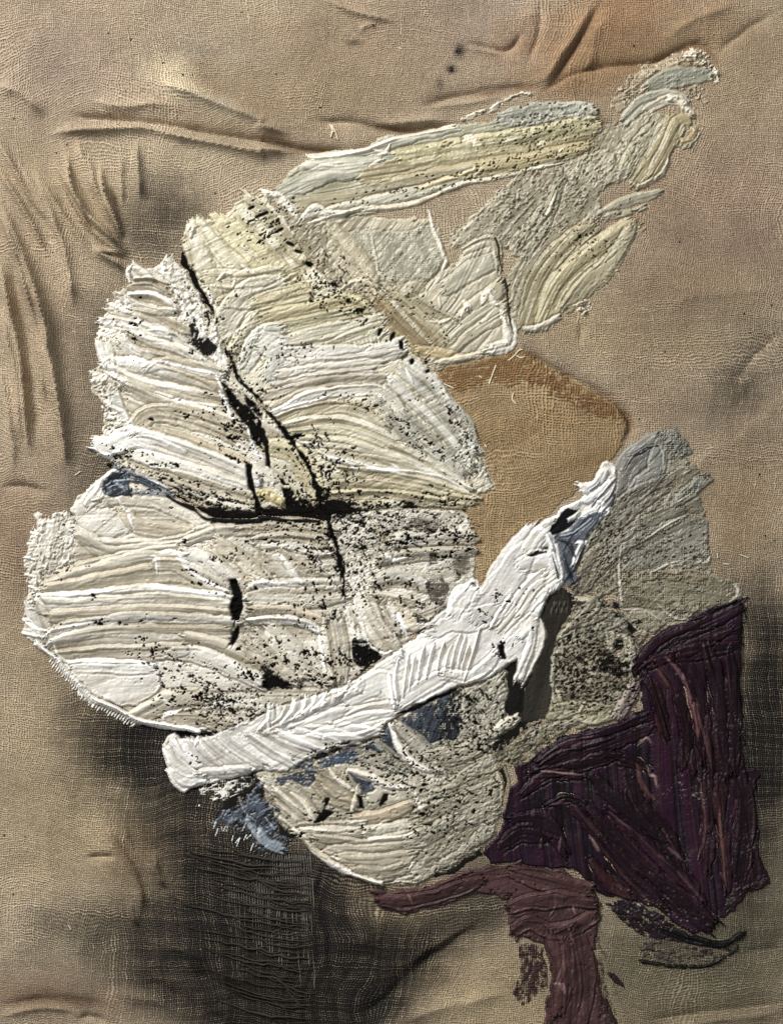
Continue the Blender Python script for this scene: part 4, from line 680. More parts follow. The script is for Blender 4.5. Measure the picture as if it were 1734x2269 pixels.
for x0, y0, x1, y1, x2, y2 in [(880, 960, 866, 1080, 880, 1220), (950, 920, 935, 1060, 915, 1190), (1052, 855, 1030, 960, 1010, 1090), (1112, 845, 1085, 960, 1065, 1060), (1175, 850, 1150, 950, 1140, 1030), (1290, 775, 1250, 900, 1225, 1010), (1318, 790, 1290, 900, 1262, 1000), (1410, 745, 1370, 900, 1310, 1070), (990, 930, 975, 1040, 955, 1130), (1340, 860, 1310, 960, 1290, 1040), (830, 1030, 845, 1130, 860, 1240), (1222, 860, 1200, 950, 1180, 1030)]:
    ridge("12 %d,%d %d,%d %d,%d" % (x0, y0, x1, y1, x2, y2), 9, '#f0eee9', 5.5, lump=.6, name='stem_barb')
st("12 920,1210 1050,1120 1190,1040", 36, '#dfdcd5', 4.5, c2='#c6c1b8', ridge=.5); st("12 1190,1040 1330,1060 1440,1000 1500,930", 30, '#d9d6ce', 4.5, lump=1.4); st("12 1100,760 1230,690 1330,700 1500,640", 50, '#dddad3', 4.5, c2='#c2beb5', ridge=.5)
st("12 1240,640 1290,540 1370,520", 44, '#e9e7e2', 5, lump=1.2); st("12 1400,650 1520,500 1640,300 22 80,130", 70, '#d4d1cb', 5, c2='#bfbbb3', ridge=.5, lump=1); st("22 20,330 120,300 200,360 180,450", 50, '#d9d7d2', 4.5, ridge=.6, lump=1.4); st("22 0,650 90,520 200,430", 36, '#ebe9e4', 5, ridge=1.6); st("12 1560,720 1640,620 22 40,500 120,420", 40, '#dedbd5', 4.5, ridge=1.4)
st("22 0,760 60,700 90,800 50,930 -10,1060", 36, '#eae8e3', 5, lump=1.2); st("12 1500,720 1550,640 1600,560", 20, '#eceae5', 4.5, convex=2); st("22 30,240 100,130 190,60", 30, '#e9e7e2', 5, ridge=.6)
st("22 100,100 160,150 195,240", 11, '#f2f0ec', 4.5)
for q in ["02 1050,1520 1080,1600 1100,1651", "02 1095,1440 1140,1500", "02 1260,1500 1280,1440", "03 1085,20 1130,110 1190,155", "12 1400,480 1360,440 1310,500", "12 60,1270 50,1340 60,1400", "12 110,1240 130,1300", "12 820,1050 860,1250", "12 1340,1080 1450,1040", "12 580,1110 650,1150"]: ridge(q, 9, '#f3f1ec', 5.5, lump=1.4)
st("21 380,1490 440,1500 500,1440 540,1350 590,1390", 22, '#eeece8', 5, lump=1.6); st("21 400,1580 480,1530 560,1470", 18, '#e6e5e1', 4.5)
for q, w_, c_ in [("21 440,1610 530,1510 600,1430", 6, '#4a505b'), ("21 480,1630 570,1540 600,1470", 5, '#2d323a'), ("21 430,1510 480,1480 500,1450", 5, '#5d6470'), ("21 510,1651 580,1560", 7, '#7a828e')]: st(q, w_, c_, 1.6, keep=.9, ridge=.3, name='grey_streak', rag=3)
ar("22 160,110 220,30 300,-30 370,-10 350,60 270,120 200,135", 40, '#15161a', 2, keep=.6, name='black_mark', rag=5); ar("22 200,140 300,110 370,30 480,-10 21 560,1640 22 510,30 420,130 370,240 330,360 360,420 300,480 260,440 250,330 200,240", "22 420,0 250,250 300,450", '#596069', 3, c2='#2a2f36', keep=.6, ridge=1.4, name='blue_dab', rag=6)
for q, w_, c_ in [("22 215,210 240,300 255,440", 6, '#e8e8e6'), ("22 200,250 225,330 245,400", 4, '#d3d6da'), ("22 300,45 340,25 375,-10", 10, '#e8e8e6'), ("22 345,200 380,195 350,280 330,330", 12, '#d8d9d8'), ("22 250,150 330,130 440,40", 5, '#8f98a5'), ("22 270,300 300,400 320,450", 8, '#262b33'), ("22 330,280 300,200 230,170", 8, '#22262c'), ("22 330,370 360,300 390,230", 4, '#1c1c1c'), ("21 480,1580 520,1600 500,1651", 8, '#e5e6e6'), ("22 190,280 215,360 230,420", 5, '#30353d')]: st(q, w_, c_, 2.4, keep=.8, ridge=.3, name='grey_streak', rag=3)
ar("22 25,275 110,240 175,215 160,262 60,285", 0, '#2f241c', 1, keep=.3, dry=.12, name='black_mark', rag=4)
for a_ in [("12 1600,540", 60, 16, 8, 10), ("22 30,490", 30, 14, 5, 0), ("12 1580,580", 24, 10, 4, 0), ("12 1540,880", 20, 40, 8, 70), ("12 1440,670", 30, 18, 5, 30), ("22 40,790", 16, 30, 5, 60), ("12 500,1500", 50, 16, 12, -20), ("12 400,1540", 70, 16, 20, -10), ("02 1240,1570", 30, 12, 5, 30)]: flecks(*a_, size=(2, 5))
ar("12 1520,850 1560,850 1570,900 1590,940 1550,950", 60, K, 1.2, keep=.3, name='black_mark', rag=4)
st("12 880,1290 1000,1255 1130,1185 1260,1140", 8, K, 1.2, keep=.3, name='black_mark', rag=5); ar("12 240,1625 400,1540 520,1480 580,1470 560,1500 430,1560 330,1600", 0, '#211f1c', 1.2, keep=.3, dry=.25, name='black_mark', rag=6)
ar("03 1270,105 1500,70 1650,20 1690,60 1560,150 1440,220 1300,165", 10, '#e2e0da', 2, dry=.5, lump=2, canvas=.5, rag=8, name='dry_scrape'); ar("03 1230,235 1400,240 1420,265 1300,265", 5, '#dddbd5', 1.6, dry=.5, rag=6, name='dry_scrape')

# ---- purple and maroon
thing('purple_mass', 'dark purple block of streaked oil paint in the lower right corner', 'paint block', 'gloss')
ar("22 1390,575 1440,610 1405,780 1395,900 1402,1100 1405,1300 1425,1660 23 1490,0 1540,50 1470,180 1520,380 1530,560 1605,730 1430,820 1350,920 1250,1010 1100,1070 950,970 870,900 690,860 570,835 470,800 400,700 330,660 230,650 0,645 13 1680,600 1490,625 1420,540 1530,430 1580,200 1640,80 22 -40,1640 80,1560 200,1495 270,1435 450,1390 660,1335 765,1270 745,1050 715,1000 760,870 860,795 940,735 1200,655 1320,600", "22 1100,700 1100,1651 23 1200,900", '#2a0820', 3.4, c2='#0d0409', ridge=1.2, rf=4, rag=7, streak=[('#2c181c', .05), ('#1c0d20', .12)])
tone((.70, .58, .57), '#28071a', .34)
PUR = [(44, '#2f0f2b', "22 770,950 900,830 1100,740 1380,610"), (40, '#27091f', "22 850,960 1000,880 1320,760"), (34, '#1f0815', "22 880,940 1100,900 1370,860"), (28, '#43262a', "22 800,1070 870,1200 920,1430"), (26, '#5a3330', "22 830,1080 880,1250 930,1430"), (26, '#3b2232', "22 880,960 1000,1120 1060,1400 1110,1651"), (22, '#4b3038', "22 950,940 1060,1090 1100,1180"), (34, '#27121f', "22 1010,920 1130,1150 1160,1400 1200,1651"),
       (40, '#1b0c1b', "22 1200,890 1280,1200 1320,1651"), (30, '#150a15', "22 1330,900 1370,1300 1370,1651"), (26, '#4d2c2f', "22 1000,1180 1060,1420 23 1040,0"), (26, '#3d2029', "22 1110,1250 1180,1500 23 1210,100 1210,400"), (34, '#2c1420', "22 1200,1300 1250,1651 23 1280,400"), (30, '#382027', "23 1160,0 1200,300 1190,650"), (28, '#4a2b2b', "23 1260,100 1300,500 1320,780"), (44, '#120a0c', "23 1390,0 1440,300 1400,700"),
       (40, '#2a1027', "23 330,250 650,600 1190,1030"), (36, '#1f0b1d', "23 430,250 800,650 1220,980"), (30, '#3d1e38', "23 560,280 830,520 1150,850"), (26, '#462729', "23 440,600 560,740 690,850"), (34, '#24101f', "23 520,480 700,700 900,900"), (30, '#331434', "22 120,1600 250,1510 500,1440 790,1320"), (34, '#260c22', "22 110,1651 300,1560 520,1500 800,1400"), (30, '#1c0a18', "23 60,40 300,0 22 620,1560"),
       (26, '#3a182f', "23 10,160 180,50 380,60"), (18, '#47253c', "23 170,240 280,200 400,220"), (40, '#1f0b20', "23 -40,330 150,350 270,530"), (40, '#170918', "13 1560,500 1680,420 23 150,450"), (40, '#0a0709', "23 460,60 700,300 900,450"), (50, '#0b0708', "23 700,100 760,250 900,420 1000,560"), (30, '#0d0809', "22 540,1560 700,1600 820,1651"), (30, '#0b0708', "23 900,420 1010,620 1120,800")]
for w_, c_, q in PUR: st(q, w_, c_, 2.4, c2='#0a0507', ridge=1.2, rf=4.4, convex=1.2, lump=.8, end=40, rag=8, taper=.5, keep=.7, streak=[('#4a322c', .0), ('#080506', .38)])
tone((.80, .66, .68))
for w_, c_, q in [(12, '#5f4140', "23 740,-20 780,120 860,220"), (9, '#7a5d58', "22 840,980 940,1130"), (8, '#6b5056', "22 920,930 1010,1020 1080,1160"), (8, '#6a4a4c', "22 1060,1160 1110,1300 1130,1450"), (7, '#7b5a4c', "23 1270,250 1290,500 1310,760"), (7, '#6b4c48', "23 1150,100 1180,400 1130,600"), (6, '#7a6068', "23 730,420 850,540 960,640"), (6, '#6f5560', "23 1000,660 1100,780 1180,870"), (7, '#5f4452', "23 180,240 300,230"), (7, '#64486a', "22 150,1560 280,1480 460,1440"), (6, '#5e4050', "23 560,280 640,350 700,400"), (9, '#5a3535', "23 600,760 660,800 700,850"), (8, '#704e48', "22 1120,1180 1150,1350 1210,1600"), (8, '#574048', "23 130,450 120,530"), (7, '#574048', "23 250,450 240,540"), (6, '#5b4a50', "23 940,520 1060,620")]:
    ridge(q, w_, c_, 3.6, c2='#3a2226', ridge=1, name='paint_ridge')
for q in ["23 800,-10 830,55 855,60 868,130", "22 740,1500 800,1450 830,1480", "23 430,440 450,470 500,540", "23 120,20 260,40 390,45"]: ridge(q, 5, '#8f7a76', 3.6, name='paint_ridge')
ar("23 530,875 720,860 880,930 1010,1040 1120,1090 1290,1125 1415,1055 1400,1090 1270,1160 1050,1125 800,1080 700,1040 620,960", "23 550,880 900,1020 1290,1130", '#150d12', 2, c2='#2a1a24', dry=.22, lump=1.2, rag=7)
st("23 900,1040 1080,1100 1290,1130 1410,1065", 17, '#0d090a', 2.4, rag=5)
ar("23 720,1150 800,1090 1000,1130 1250,1165 1400,1110 1380,1190 1200,1260 900,1265 760,1230", 0, '#2a241f', 1.2, c2='#4e4c44', dry=.58, canvas=.6, rag=8, name='dry_scrape'); st("23 760,1250 900,1270 1050,1280 1220,1260 1380,1170", 9, '#17110e', 1.6, dry=.3, rag=7)
ar("23 1350,900 1430,820 1610,720 1570,690 1400,740 1340,800 1250,960", 30, '#1b1512', 1.4, c2='#3a342c', dry=.4, lump=2, rag=10, name='dry_scrape'); ar("22 1395,600 1440,610 1410,900 1415,1300 1450,1651 23 1500,-10 22 1395,1500 1385,900", 80, '#14100f', 1.4, dry=.4, canvas=.6, rag=9, name='dry_scrape')
flecks("23 800,900", 130, 30, 24, 20, (1.4, 3), '#8f8b78'); flecks("23 1080,150", 60, 40, 40, 0, (1.2, 2.6), '#6a6058'); flecks("22 1430,1380", 20, 100, 30, 90, (1.2, 2.4), '#7d7a70'); flecks("23 1480,480", 40, 40, 24, 0, (1.2, 2.6), '#5c5850')

tone()
thing('maroon_mark', 'flat maroon brown mark with two uneven legs at the bottom under the purple', 'paint mark', 'maroon')
ar("13 690,790 770,785 900,795 1100,755 1250,690 1480,635 1680,600 23 0,640 240,655 400,720 480,830 485,1000 470,1100 480,1250 500,1400 520,1500 600,1640 630,1700 120,1700 160,1500 190,1450 170,1250 130,1140 0,1090 13 1650,1120 1590,1010 1620,890 1500,805 1350,815 1180,885 1060,905 930,945 800,912 765,860", "13 750,850 1200,800 1650,700 23 300,900 330,1651", '#4c302e', 5.0, c2='#3a2221', ridge=.6, lump=.9, canvas=.5, dry=.05, rag=6)
for w_, c_, q in [(34, '#4c302d', "13 790,860 950,865 1150,820 1400,740"), (44, '#523530', "13 1640,680 23 150,730 420,790"), (36, '#4c302d', "13 1620,900 23 50,870 250,850 460,880"), (34, '#4f322f', "13 1640,1050 23 50,1000 180,1060 330,1030 470,960"), (46, '#482c2a', "23 200,1090 270,1280 230,1560"), (44, '#4d302e', "23 350,1060 400,1300 380,1651"), (40, '#442829', "23 300,1150 330,1400 300,1651")]:
    st(q, w_, c_, 2.4, c2='#371f1f', ridge=.9, lump=1.1, berm=3.4, convex=2.5)
for q, w_, c_ in [("23 265,1150 270,1250 240,1330 215,1400", 7, '#6b4a4a'), ("23 210,1390 250,1400 270,1440", 9, '#755656'), ("23 0,990 130,1000 170,1060 230,1060 350,1000", 5, '#2b1216'), ("23 310,1060 340,1140", 6, '#6a4848'), ("23 330,900 345,950", 5, '#7a5a58'), ("13 950,810 975,870", 5, '#7d5f5c'), ("23 180,960 220,890 210,830", 5, '#5c3a3a'), ("23 380,1500 400,1600", 5, '#5c3a3a'), ("23 0,890 120,890 230,920", 4, '#2b1216')]: ridge(q, w_, c_, 3)
ar("23 -20,1140 130,1150 165,1300 175,1420 60,1500 0,1530 13 1660,1520 1610,1440 1660,1330", 80, '#3d2024', 1.4, c2='#2c1216', dry=.46, canvas=1.6, rag=7, name='dry_scrape'); ar("23 480,1050 510,1060 520,1300 560,1450 620,1651 500,1651 470,1400", 80, '#3a1f22', 1.3, dry=.5, canvas=1.6, rag=7, name='dry_scrape')
thing('brown_dash', 'short dark brown dash on the bare cloth right of the maroon legs', 'paint mark', 'maroon')
ar("23 540,1310 600,1330 650,1395 662,1435 590,1390", 45, '#2d1c17', 1.6, rag=3)
thing('brown_streak', 'thin dark brown streak running off the bottom edge beside the maroon leg', 'paint mark', 'maroon')
st("23 520,1480 560,1560 600,1660", 13, '#2f1d18', 1.6, dry=.2, rag=5)

# ------------------------------------------------------------------ materials
def mat(name):
    m = bpy.data.materials.new(name); m.use_nodes = True
    nt = m.node_tree
    b = nt.nodes['Principled BSDF']
    return m, nt, b
class N:
    """small helper for writing node trees"""
    def __init__(s, nt): s.nt = nt
    def put(s, node, i, v):
        if isinstance(v, bpy.types.NodeSocket): s.nt.links.new(v, node.inputs[i])
        else: node.inputs[i].default_value = v
    def m(s, op, a, b=0.0, c=0.0):
        n = s.nt.nodes.new('ShaderNodeMath'); n.operation = op
        s.put(n, 0, a); s.put(n, 1, b); s.put(n, 2, c)
        return n.outputs[0]
    def attr(s, name):
        n = s.nt.nodes.new('ShaderNodeAttribute'); n.attribute_name = name
        return n
    def mix(s, f, a, b, mode='MIX'):
        n = s.nt.nodes.new('ShaderNodeMix'); n.data_type = 'RGBA'; n.blend_type = mode
        s.put(n, 0, f); s.put(n, 6, a); s.put(n, 7, b)
        return n.outputs[2]
    def noise(s, vec, scale, detail=2.0, rough=0.55, dist=0.0):
        n = s.nt.nodes.new('ShaderNodeTexNoise')
        s.put(n, 'Vector', vec); n.inputs['Scale'].default_value = scale; n.inputs['Detail'].default_value = detail
        n.inputs['Roughness'].default_value = rough; n.inputs['Distortion'].default_value = dist
        return n.outputs['Fac']
    def comb(s, x, y, z=0.0):
        n = s.nt.nodes.new('ShaderNodeCombineXYZ'); s.put(n, 0, x); s.put(n, 1, y); s.put(n, 2, z)
        return n.outputs[0]
    def sep(s, v):
        n = s.nt.nodes.new('ShaderNodeSeparateXYZ'); s.put(n, 0, v)
        return n.outputs
    def wn(s, x):
        n = s.nt.nodes.new('ShaderNodeTexWhiteNoise'); n.noise_dimensions = '1D'; s.put(n, 'W', x)
        return n.outputs['Value']
    def bump(s, h, strength, dist):
        n = s.nt.nodes.new('ShaderNodeBump'); s.put(n, 'Height', h)
        n.inputs['Strength'].default_value = strength; n.inputs['Distance'].default_value = dist
        return n.outputs[0]

def paint_material(name, rough, spec, bump, coat=0.0):
    m, nt, b = mat(name); n = N(nt)
    a = n.attr('Col'); wv = n.attr('wv').outputs['Vector']
    fine = n.noise(wv, 0.35, 3.0); mid = n.noise(wv, 0.06, 3.0)
    f = n.m('MULTIPLY_ADD', fine, 0.20, 0.90)
    g = n.m('MULTIPLY', f, n.m('MULTIPLY_ADD', mid, 0.18, 0.91))
    c = n.mix(1.0, a.outputs['Color'], n.comb(g, g, g), 'MULTIPLY')
    nt.links.new(c, b.inputs['Base Color'])
    nt.links.new(n.m('MULTIPLY_ADD', mid, 0.25, rough - 0.12), b.inputs['Roughness'])
    b.inputs['Specular IOR Level'].default_value = spec
    b.inputs['Coat Weight'].default_value = coat
    b.inputs['Coat Roughness'].default_value = 0.3
    nt.links.new(n.bump(n.m('ADD', fine, n.m('MULTIPLY', n.noise(wv, 0.16, 2.0), 1.4)), 1.0, bump * S), b.inputs['Normal'])
    return m

def cloth_material(name, pitch, gapk, open_=0.0):
    m, nt, b = mat(name); n = N(nt)
    a = n.attr('Col'); wv = n.attr('wv').outputs['Vector']
    x, y, _ = n.sep(wv)
    wob = n.m('MULTIPLY_ADD', n.noise(wv, 0.035, 3.0), 14.0, -7.0)
    wob2 = n.m('MULTIPLY_ADD', n.noise(n.comb(y, x, 7.0), 0.035, 3.0), 14.0, -7.0)
    jit = n.m('MULTIPLY_ADD', n.noise(wv, 0.16, 1.0), 2.0, -1.0)
    tx = n.m('DIVIDE', n.m('ADD', n.m('ADD', x, wob), jit), pitch)
    ty = n.m('DIVIDE', n.m('ADD', n.m('ADD', y, wob2), jit), pitch)
    def thread(t):
        s = n.m('MULTIPLY_ADD', n.m('SINE', n.m('MULTIPLY', t, 6.28318)), 0.5, 0.5)
        k = n.m('MULTIPLY_ADD', n.wn(n.m('FLOOR', n.m('ADD', t, 0.25))), 0.7, 0.45)
        return n.m('MULTIPLY', s, k)
    hx, hy = thread(tx), thread(ty)
    hgt = n.m('MAXIMUM', hx, hy)
    clump = n.noise(wv, 0.02, 3.0)
    crk = n.noise(n.comb(n.m('MULTIPLY_ADD', y, 0.6, x), n.m('MULTIPLY', n.m('MULTIPLY_ADD', x, -0.6, y), 2.2)), 0.085, 3.0, 0.6, 0.6)
    fuzz = n.noise(wv, 0.30, 2.0)
    weave = n.m('MULTIPLY', hgt, n.m('MULTIPLY_ADD', clump, 1.1, 0.25))
    lum = n.m('ADD', n.m('MULTIPLY_ADD', weave, gapk, 0.80), n.m('ADD', n.m('MULTIPLY_ADD', fuzz, 0.44, -0.22), n.m('MULTIPLY_ADD', crk, 0.5, -0.25)))
    lum = n.m('ADD', lum, n.m('MULTIPLY_ADD', n.noise(wv, 0.011, 4.0), 0.5, -0.25))
    c = n.mix(1.0, a.outputs['Color'], n.comb(lum, lum, n.m('MULTIPLY', lum, 0.99)), 'MULTIPLY')
    cell = n.m('MULTIPLY', n.m('MULTIPLY', hx, hy), 2.2)
    st_ = n.m('MULTIPLY', a.outputs['Alpha'], n.m('SUBTRACT', 1.14, n.m('MULTIPLY', n.m('MULTIPLY', n.m('ADD', cell, n.m('MULTIPLY', fuzz, 0.5)), 0.42), n.m('MULTIPLY_ADD', n.m('POWER', a.outputs['Alpha'], 3.0), -0.95, 1.55))))
    st_.node.use_clamp = True
    c = n.mix(st_, c, (0.0105, 0.0102, 0.0098, 1))
    nt.links.new(c, b.inputs['Base Color'])
    b.inputs['Roughness'].default_value = 0.9
    b.inputs['Specular IOR Level'].default_value = 0.15
    hh = n.m('ADD', n.m('MULTIPLY', weave, 1.25), n.m('MULTIPLY_ADD', crk, 2.0, n.m('MULTIPLY', fuzz, 0.9)))
    nt.links.new(n.bump(hh, 1.0, 3.0 * S), b.inputs['Normal'])
    return m

MATS = {'paint': paint_material('oil_paint', 0.40, 0.5, 0.5), 'dark': paint_material('thin_black_paint', 0.8, 0.06, 1.5),
        'gloss': paint_material('glossy_purple_paint', 0.42, 0.22, 0.8), 'maroon': paint_material('maroon_paint', 0.5, 0.3, 0.6),
        'cloth': cloth_material('dyed_gauze', 4.6, 0.75), 'scrim': cloth_material('open_scrim', 5.6, 0.85)}
def mat_of(key, nm):
    return MATS['dark'] if nm.startswith(('black_', 'dark_', 'vein')) and key != 'gloss' else MATS[key]
def flat_material(name, c, rough=0.8):
    m, nt, b = mat(name); n = N(nt)
    tc = nt.nodes.new('ShaderNodeTexCoord')
    k = n.m('MULTIPLY_ADD', n.noise(tc.outputs['Object'], 900.0, 3.0), 0.5, 0.75)
    cc = n.mix(1.0, (*srgb(c), 1), n.comb(k, k, k), 'MULTIPLY')
    nt.links.new(cc, b.inputs['Base Color']); b.inputs['Roughness'].default_value = rough
    b.inputs['Specular IOR Level'].default_value = 0.2
    return m

# ------------------------------------------------------------------ meshes
def wx(x): return (x - W / 2) * S
def wy(y): return (H_ / 2 - y) * S
def mesh_from(name, V, Q, N_=None, C=None, wvp=None, material=None):
    me = bpy.data.meshes.new(name)
    nv, nq = len(V), len(Q)
    me.vertices.add(nv); me.vertices.foreach_set('co', np.ascontiguousarray(V, np.float32).ravel())
    me.loops.add(nq * 4); me.loops.foreach_set('vertex_index', np.ascontiguousarray(Q, np.int32).ravel())
    me.polygons.add(nq); me.polygons.foreach_set('loop_start', np.arange(0, nq * 4, 4, dtype=np.int32))
    me.polygons.foreach_set('use_smooth', np.ones(nq, bool))
    if C is not None:
        at = me.attributes.new('Col', 'FLOAT_COLOR', 'POINT')
        at.data.foreach_set('color', np.ascontiguousarray(C, np.float32).ravel())
    if wvp is not None:
        at = me.attributes.new('wv', 'FLOAT_VECTOR', 'POINT')
        at.data.foreach_set('vector', np.ascontiguousarray(wvp, np.float32).ravel())
    me.update(calc_edges=True)
    if N_ is not None: me.normals_split_custom_set_from_vertices(np.ascontiguousarray(N_, np.float32))
    if material: me.materials.append(material)
    return me
def weave_coord(X, Y):
    return np.stack([X + (fbm(X / 230, Y / 230, 2) - .5) * 95, Y + (fbm(X / 230 + 50, Y / 230 + 20, 2) - .5) * 95, np.zeros(X.shape)], -1)

# cloth sheet
board_z = float(CZ.min()) - 6
idx = np.arange(cny * cnx).reshape(cny, cnx)
V = np.stack([wx(CX), wy(CY), CZ * S], -1).reshape(-1, 3)
Q = np.stack([idx[1:, :-1], idx[1:, 1:], idx[:-1, 1:], idx[:-1, :-1]], -1).reshape(-1, 4)
C = np.concatenate([TINT, STAIN[..., None]], -1).reshape(-1, 4)
cloth = bpy.data.objects.new('gauze_cloth', mesh_from('gauze_cloth', V, Q, None, C, weave_coord(CX, CY).reshape(-1, 3), MATS['cloth']))
col.objects.link(cloth)
cloth['label'] = 'wrinkled tan gauze cloth with sooty stains that carries all the paint'
cloth['category'] = 'cloth'

def slab(name, x0, x1, y0, y1, z0, z1, m):
    me = bpy.data.meshes.new(name)
    v = [(x, y, z) for z in (z0, z1) for y in (y0, y1) for x in (x0, x1)]
    me.from_pydata(v, [], [(0, 2, 3, 1), (4, 5, 7, 6), (0, 1, 5, 4), (2, 6, 7, 3), (0, 4, 6, 2), (1, 3, 7, 5)])
    me.materials.append(m)
    o = bpy.data.objects.new(name, me); col.objects.link(o)
    return o
bd = slab('backing_board', wx(-M - 60), wx(W + M + 60), wy(H_ + M + 60), wy(-M - 60), (board_z - 60) * S, board_z * S, flat_material('board_wood', '#8a7a62'))
bd['kind'] = 'structure'

# paint relief, cut into the strokes that show
GX, GY = np.meshgrid(gx, gy)
BASE = cz_at(GX, GY)
PHs = 26 * np.tanh(PH / 26)
ZP = np.where(COV, BASE + PHs + 0.3, BASE - 1.6)
dzx = np.gradient(ZP, G, axis=1); dzy = np.gradient(ZP, G, axis=0)
NRM = np.stack([-dzx, dzy, np.ones_like(ZP)], -1); NRM /= np.linalg.norm(NRM, axis=-1, keepdims=True)
cell = np.maximum(np.maximum(OWN[:-1, :-1], OWN[:-1, 1:]), np.maximum(OWN[1:, :-1], OWN[1:, 1:])).ravel()
gid = np.arange(ny * nx).reshape(ny, nx)
CQ = np.stack([gid[1:, :-1], gid[1:, 1:], gid[:-1, 1:], gid[:-1, :-1]], -1).reshape(-1, 4)
VP = np.stack([wx(GX), wy(GY), ZP * S], -1).reshape(-1, 3)
WV = weave_coord(GX, GY).reshape(-1, 3)
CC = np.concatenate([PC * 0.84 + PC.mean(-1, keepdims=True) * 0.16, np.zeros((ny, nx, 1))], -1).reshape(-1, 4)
NR = NRM.reshape(-1, 3)
order = np.argsort(cell, kind='stable'); sc = cell[order]
lo = np.searchsorted(sc, np.arange(len(PARTS)), 'left'); hi = np.searchsorted(sc, np.arange(len(PARTS)), 'right')
size = hi - lo
roots = {}
for ti, T in enumerate(THINGS):
    mine = [i for i, p in enumerate(PARTS) if p[0] == ti and size[i] > 0]
    if not mine: continue
    allq = np.concatenate([order[lo[i]:hi[i]] for i in mine])
    cen = VP[CQ[allq].ravel()].mean(0)
    r = bpy.data.objects.new(T['name'], None)
    r.empty_display_size = 0.01
    r.location = (float(cen[0]), float(cen[1]), 0.0)
    col.objects.link(r)
    r['label'] = T['label']; r['category'] = T['cat']
    roots[T['name']] = r
    off = np.array([cen[0], cen[1], 0.0])
    rank = sorted(mine, key=lambda i: -size[i])
    solo = set(i for i in rank[:280])
    rest = {}
    for i in mine:
        q = order[lo[i]:hi[i]]
        nm, stuff = PARTS[i][1], PARTS[i][2]
        if stuff or size[i] < 14 or i not in solo:
            key = nm if stuff else 'paint_scrap'
            rest.setdefault(key, []).append(q)
            continue
        u, inv = np.unique(CQ[q].ravel(), return_inverse=True)
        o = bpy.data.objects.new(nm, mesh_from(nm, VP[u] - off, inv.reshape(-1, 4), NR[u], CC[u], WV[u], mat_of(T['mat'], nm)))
        o.parent = r; col.objects.link(o)
    for key, qs in rest.items():
        q = np.concatenate(qs)
        u, inv = np.unique(CQ[q].ravel(), return_inverse=True)
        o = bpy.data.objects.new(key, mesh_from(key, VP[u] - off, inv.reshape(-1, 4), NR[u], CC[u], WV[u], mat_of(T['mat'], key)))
        o.parent = r; o['kind'] = 'stuff'; col.objects.link(o)

# ------------------------------------------------------------------ loose threads and lint (small tubes)
def tube(name, P, rad, material, parent=None, sides=5):
    P = np.asarray(P, float)
    P = np.stack([wx(P[:, 0]), wy(P[:, 1]), P[:, 2] * S], -1)
    t = np.gradient(P, axis=0); t /= np.linalg.norm(t, axis=1, keepdims=True) + 1e-12
    up = np.array([0, 0, 1.0])
    s = np.cross(t, up); s /= np.linalg.norm(s, axis=1, keepdims=True) + 1e-12
    w = np.cross(s, t)
    rad = np.broadcast_to(np.asarray(rad, float) * S, (len(P),))
    ang = np.arange(sides) * 2 * np.pi / sides
    R = P[:, None, :] + rad[:, None, None] * (np.cos(ang)[None, :, None] * s[:, None, :] + np.sin(ang)[None, :, None] * w[:, None, :])
    n = len(P); V = R.reshape(-1, 3)
    q = []
    for i in range(n - 1):
        for k in range(sides):
            k2 = (k + 1) % sides
            q.append((i * sides + k, (i + 1) * sides + k, (i + 1) * sides + k2, i * sides + k2))
    me = mesh_from(name, V, np.array(q), None, None, None, material)
    o = bpy.data.objects.new(name, me); col.objects.link(o)
    if parent is not None: o.parent = parent
    return o
def on_cloth(p, lift):
    return np.column_stack([p, cz_at(p[:, 0], p[:, 1]) + lift])
thread_dark = flat_material('sooty_thread', '#332f29'); thread_grey = flat_material('grey_thread', '#77716a'); thread_pale = flat_material('pale_lint', '#d8cdb4')
pulled = bpy.data.objects.new('pulled_threads', None); pulled.empty_display_size = .01
pc_ = pts("13 100,1000")[0]
pulled.location = (wx(pc_[0]), wy(pc_[1]), 0); col.objects.link(pulled)
pulled['label'] = 'ladder of sooty pulled threads sagging under the blue smudge near the bottom'; pulled['category'] = 'threads'
PL = np.array([-pulled.location[0], -pulled.location[1], 0])
y = 1892.0
while y < 2262:
    deep = sst(2080, 2200, y)
    xr = 706 + random.uniform(-26, 8)
    xl = 470 + deep * 70 + random.uniform(-110, 90)
    xs = np.linspace(xl, xr, 20)
    t = (xs - xl) / (xr - xl)
    ys = y - 46 * (1 - t) ** 1.7 + 9 * np.sin(np.pi * t) * random.uniform(.4, 1.2) + (fbm(xs / 24, np.full(20, y / 13), 3) - .5) * 13
    r_ = random.uniform(1.2, 2.9) * np.sin(np.pi * np.clip(t, .02, .97)).clip(.03, 1) * (0.6 + 0.7 * vn(xs / 20, np.full(20, y)))
    o = tube('loose_thread', np.column_stack([xs, ys, cz_at(xs, ys) + random.uniform(2.4, 3.6)]), r_, thread_dark, pulled)
    o.location = PL
    y += random.choice([4.5, 6.0, 8.0, 10.0, 12.5])
x = 505.0
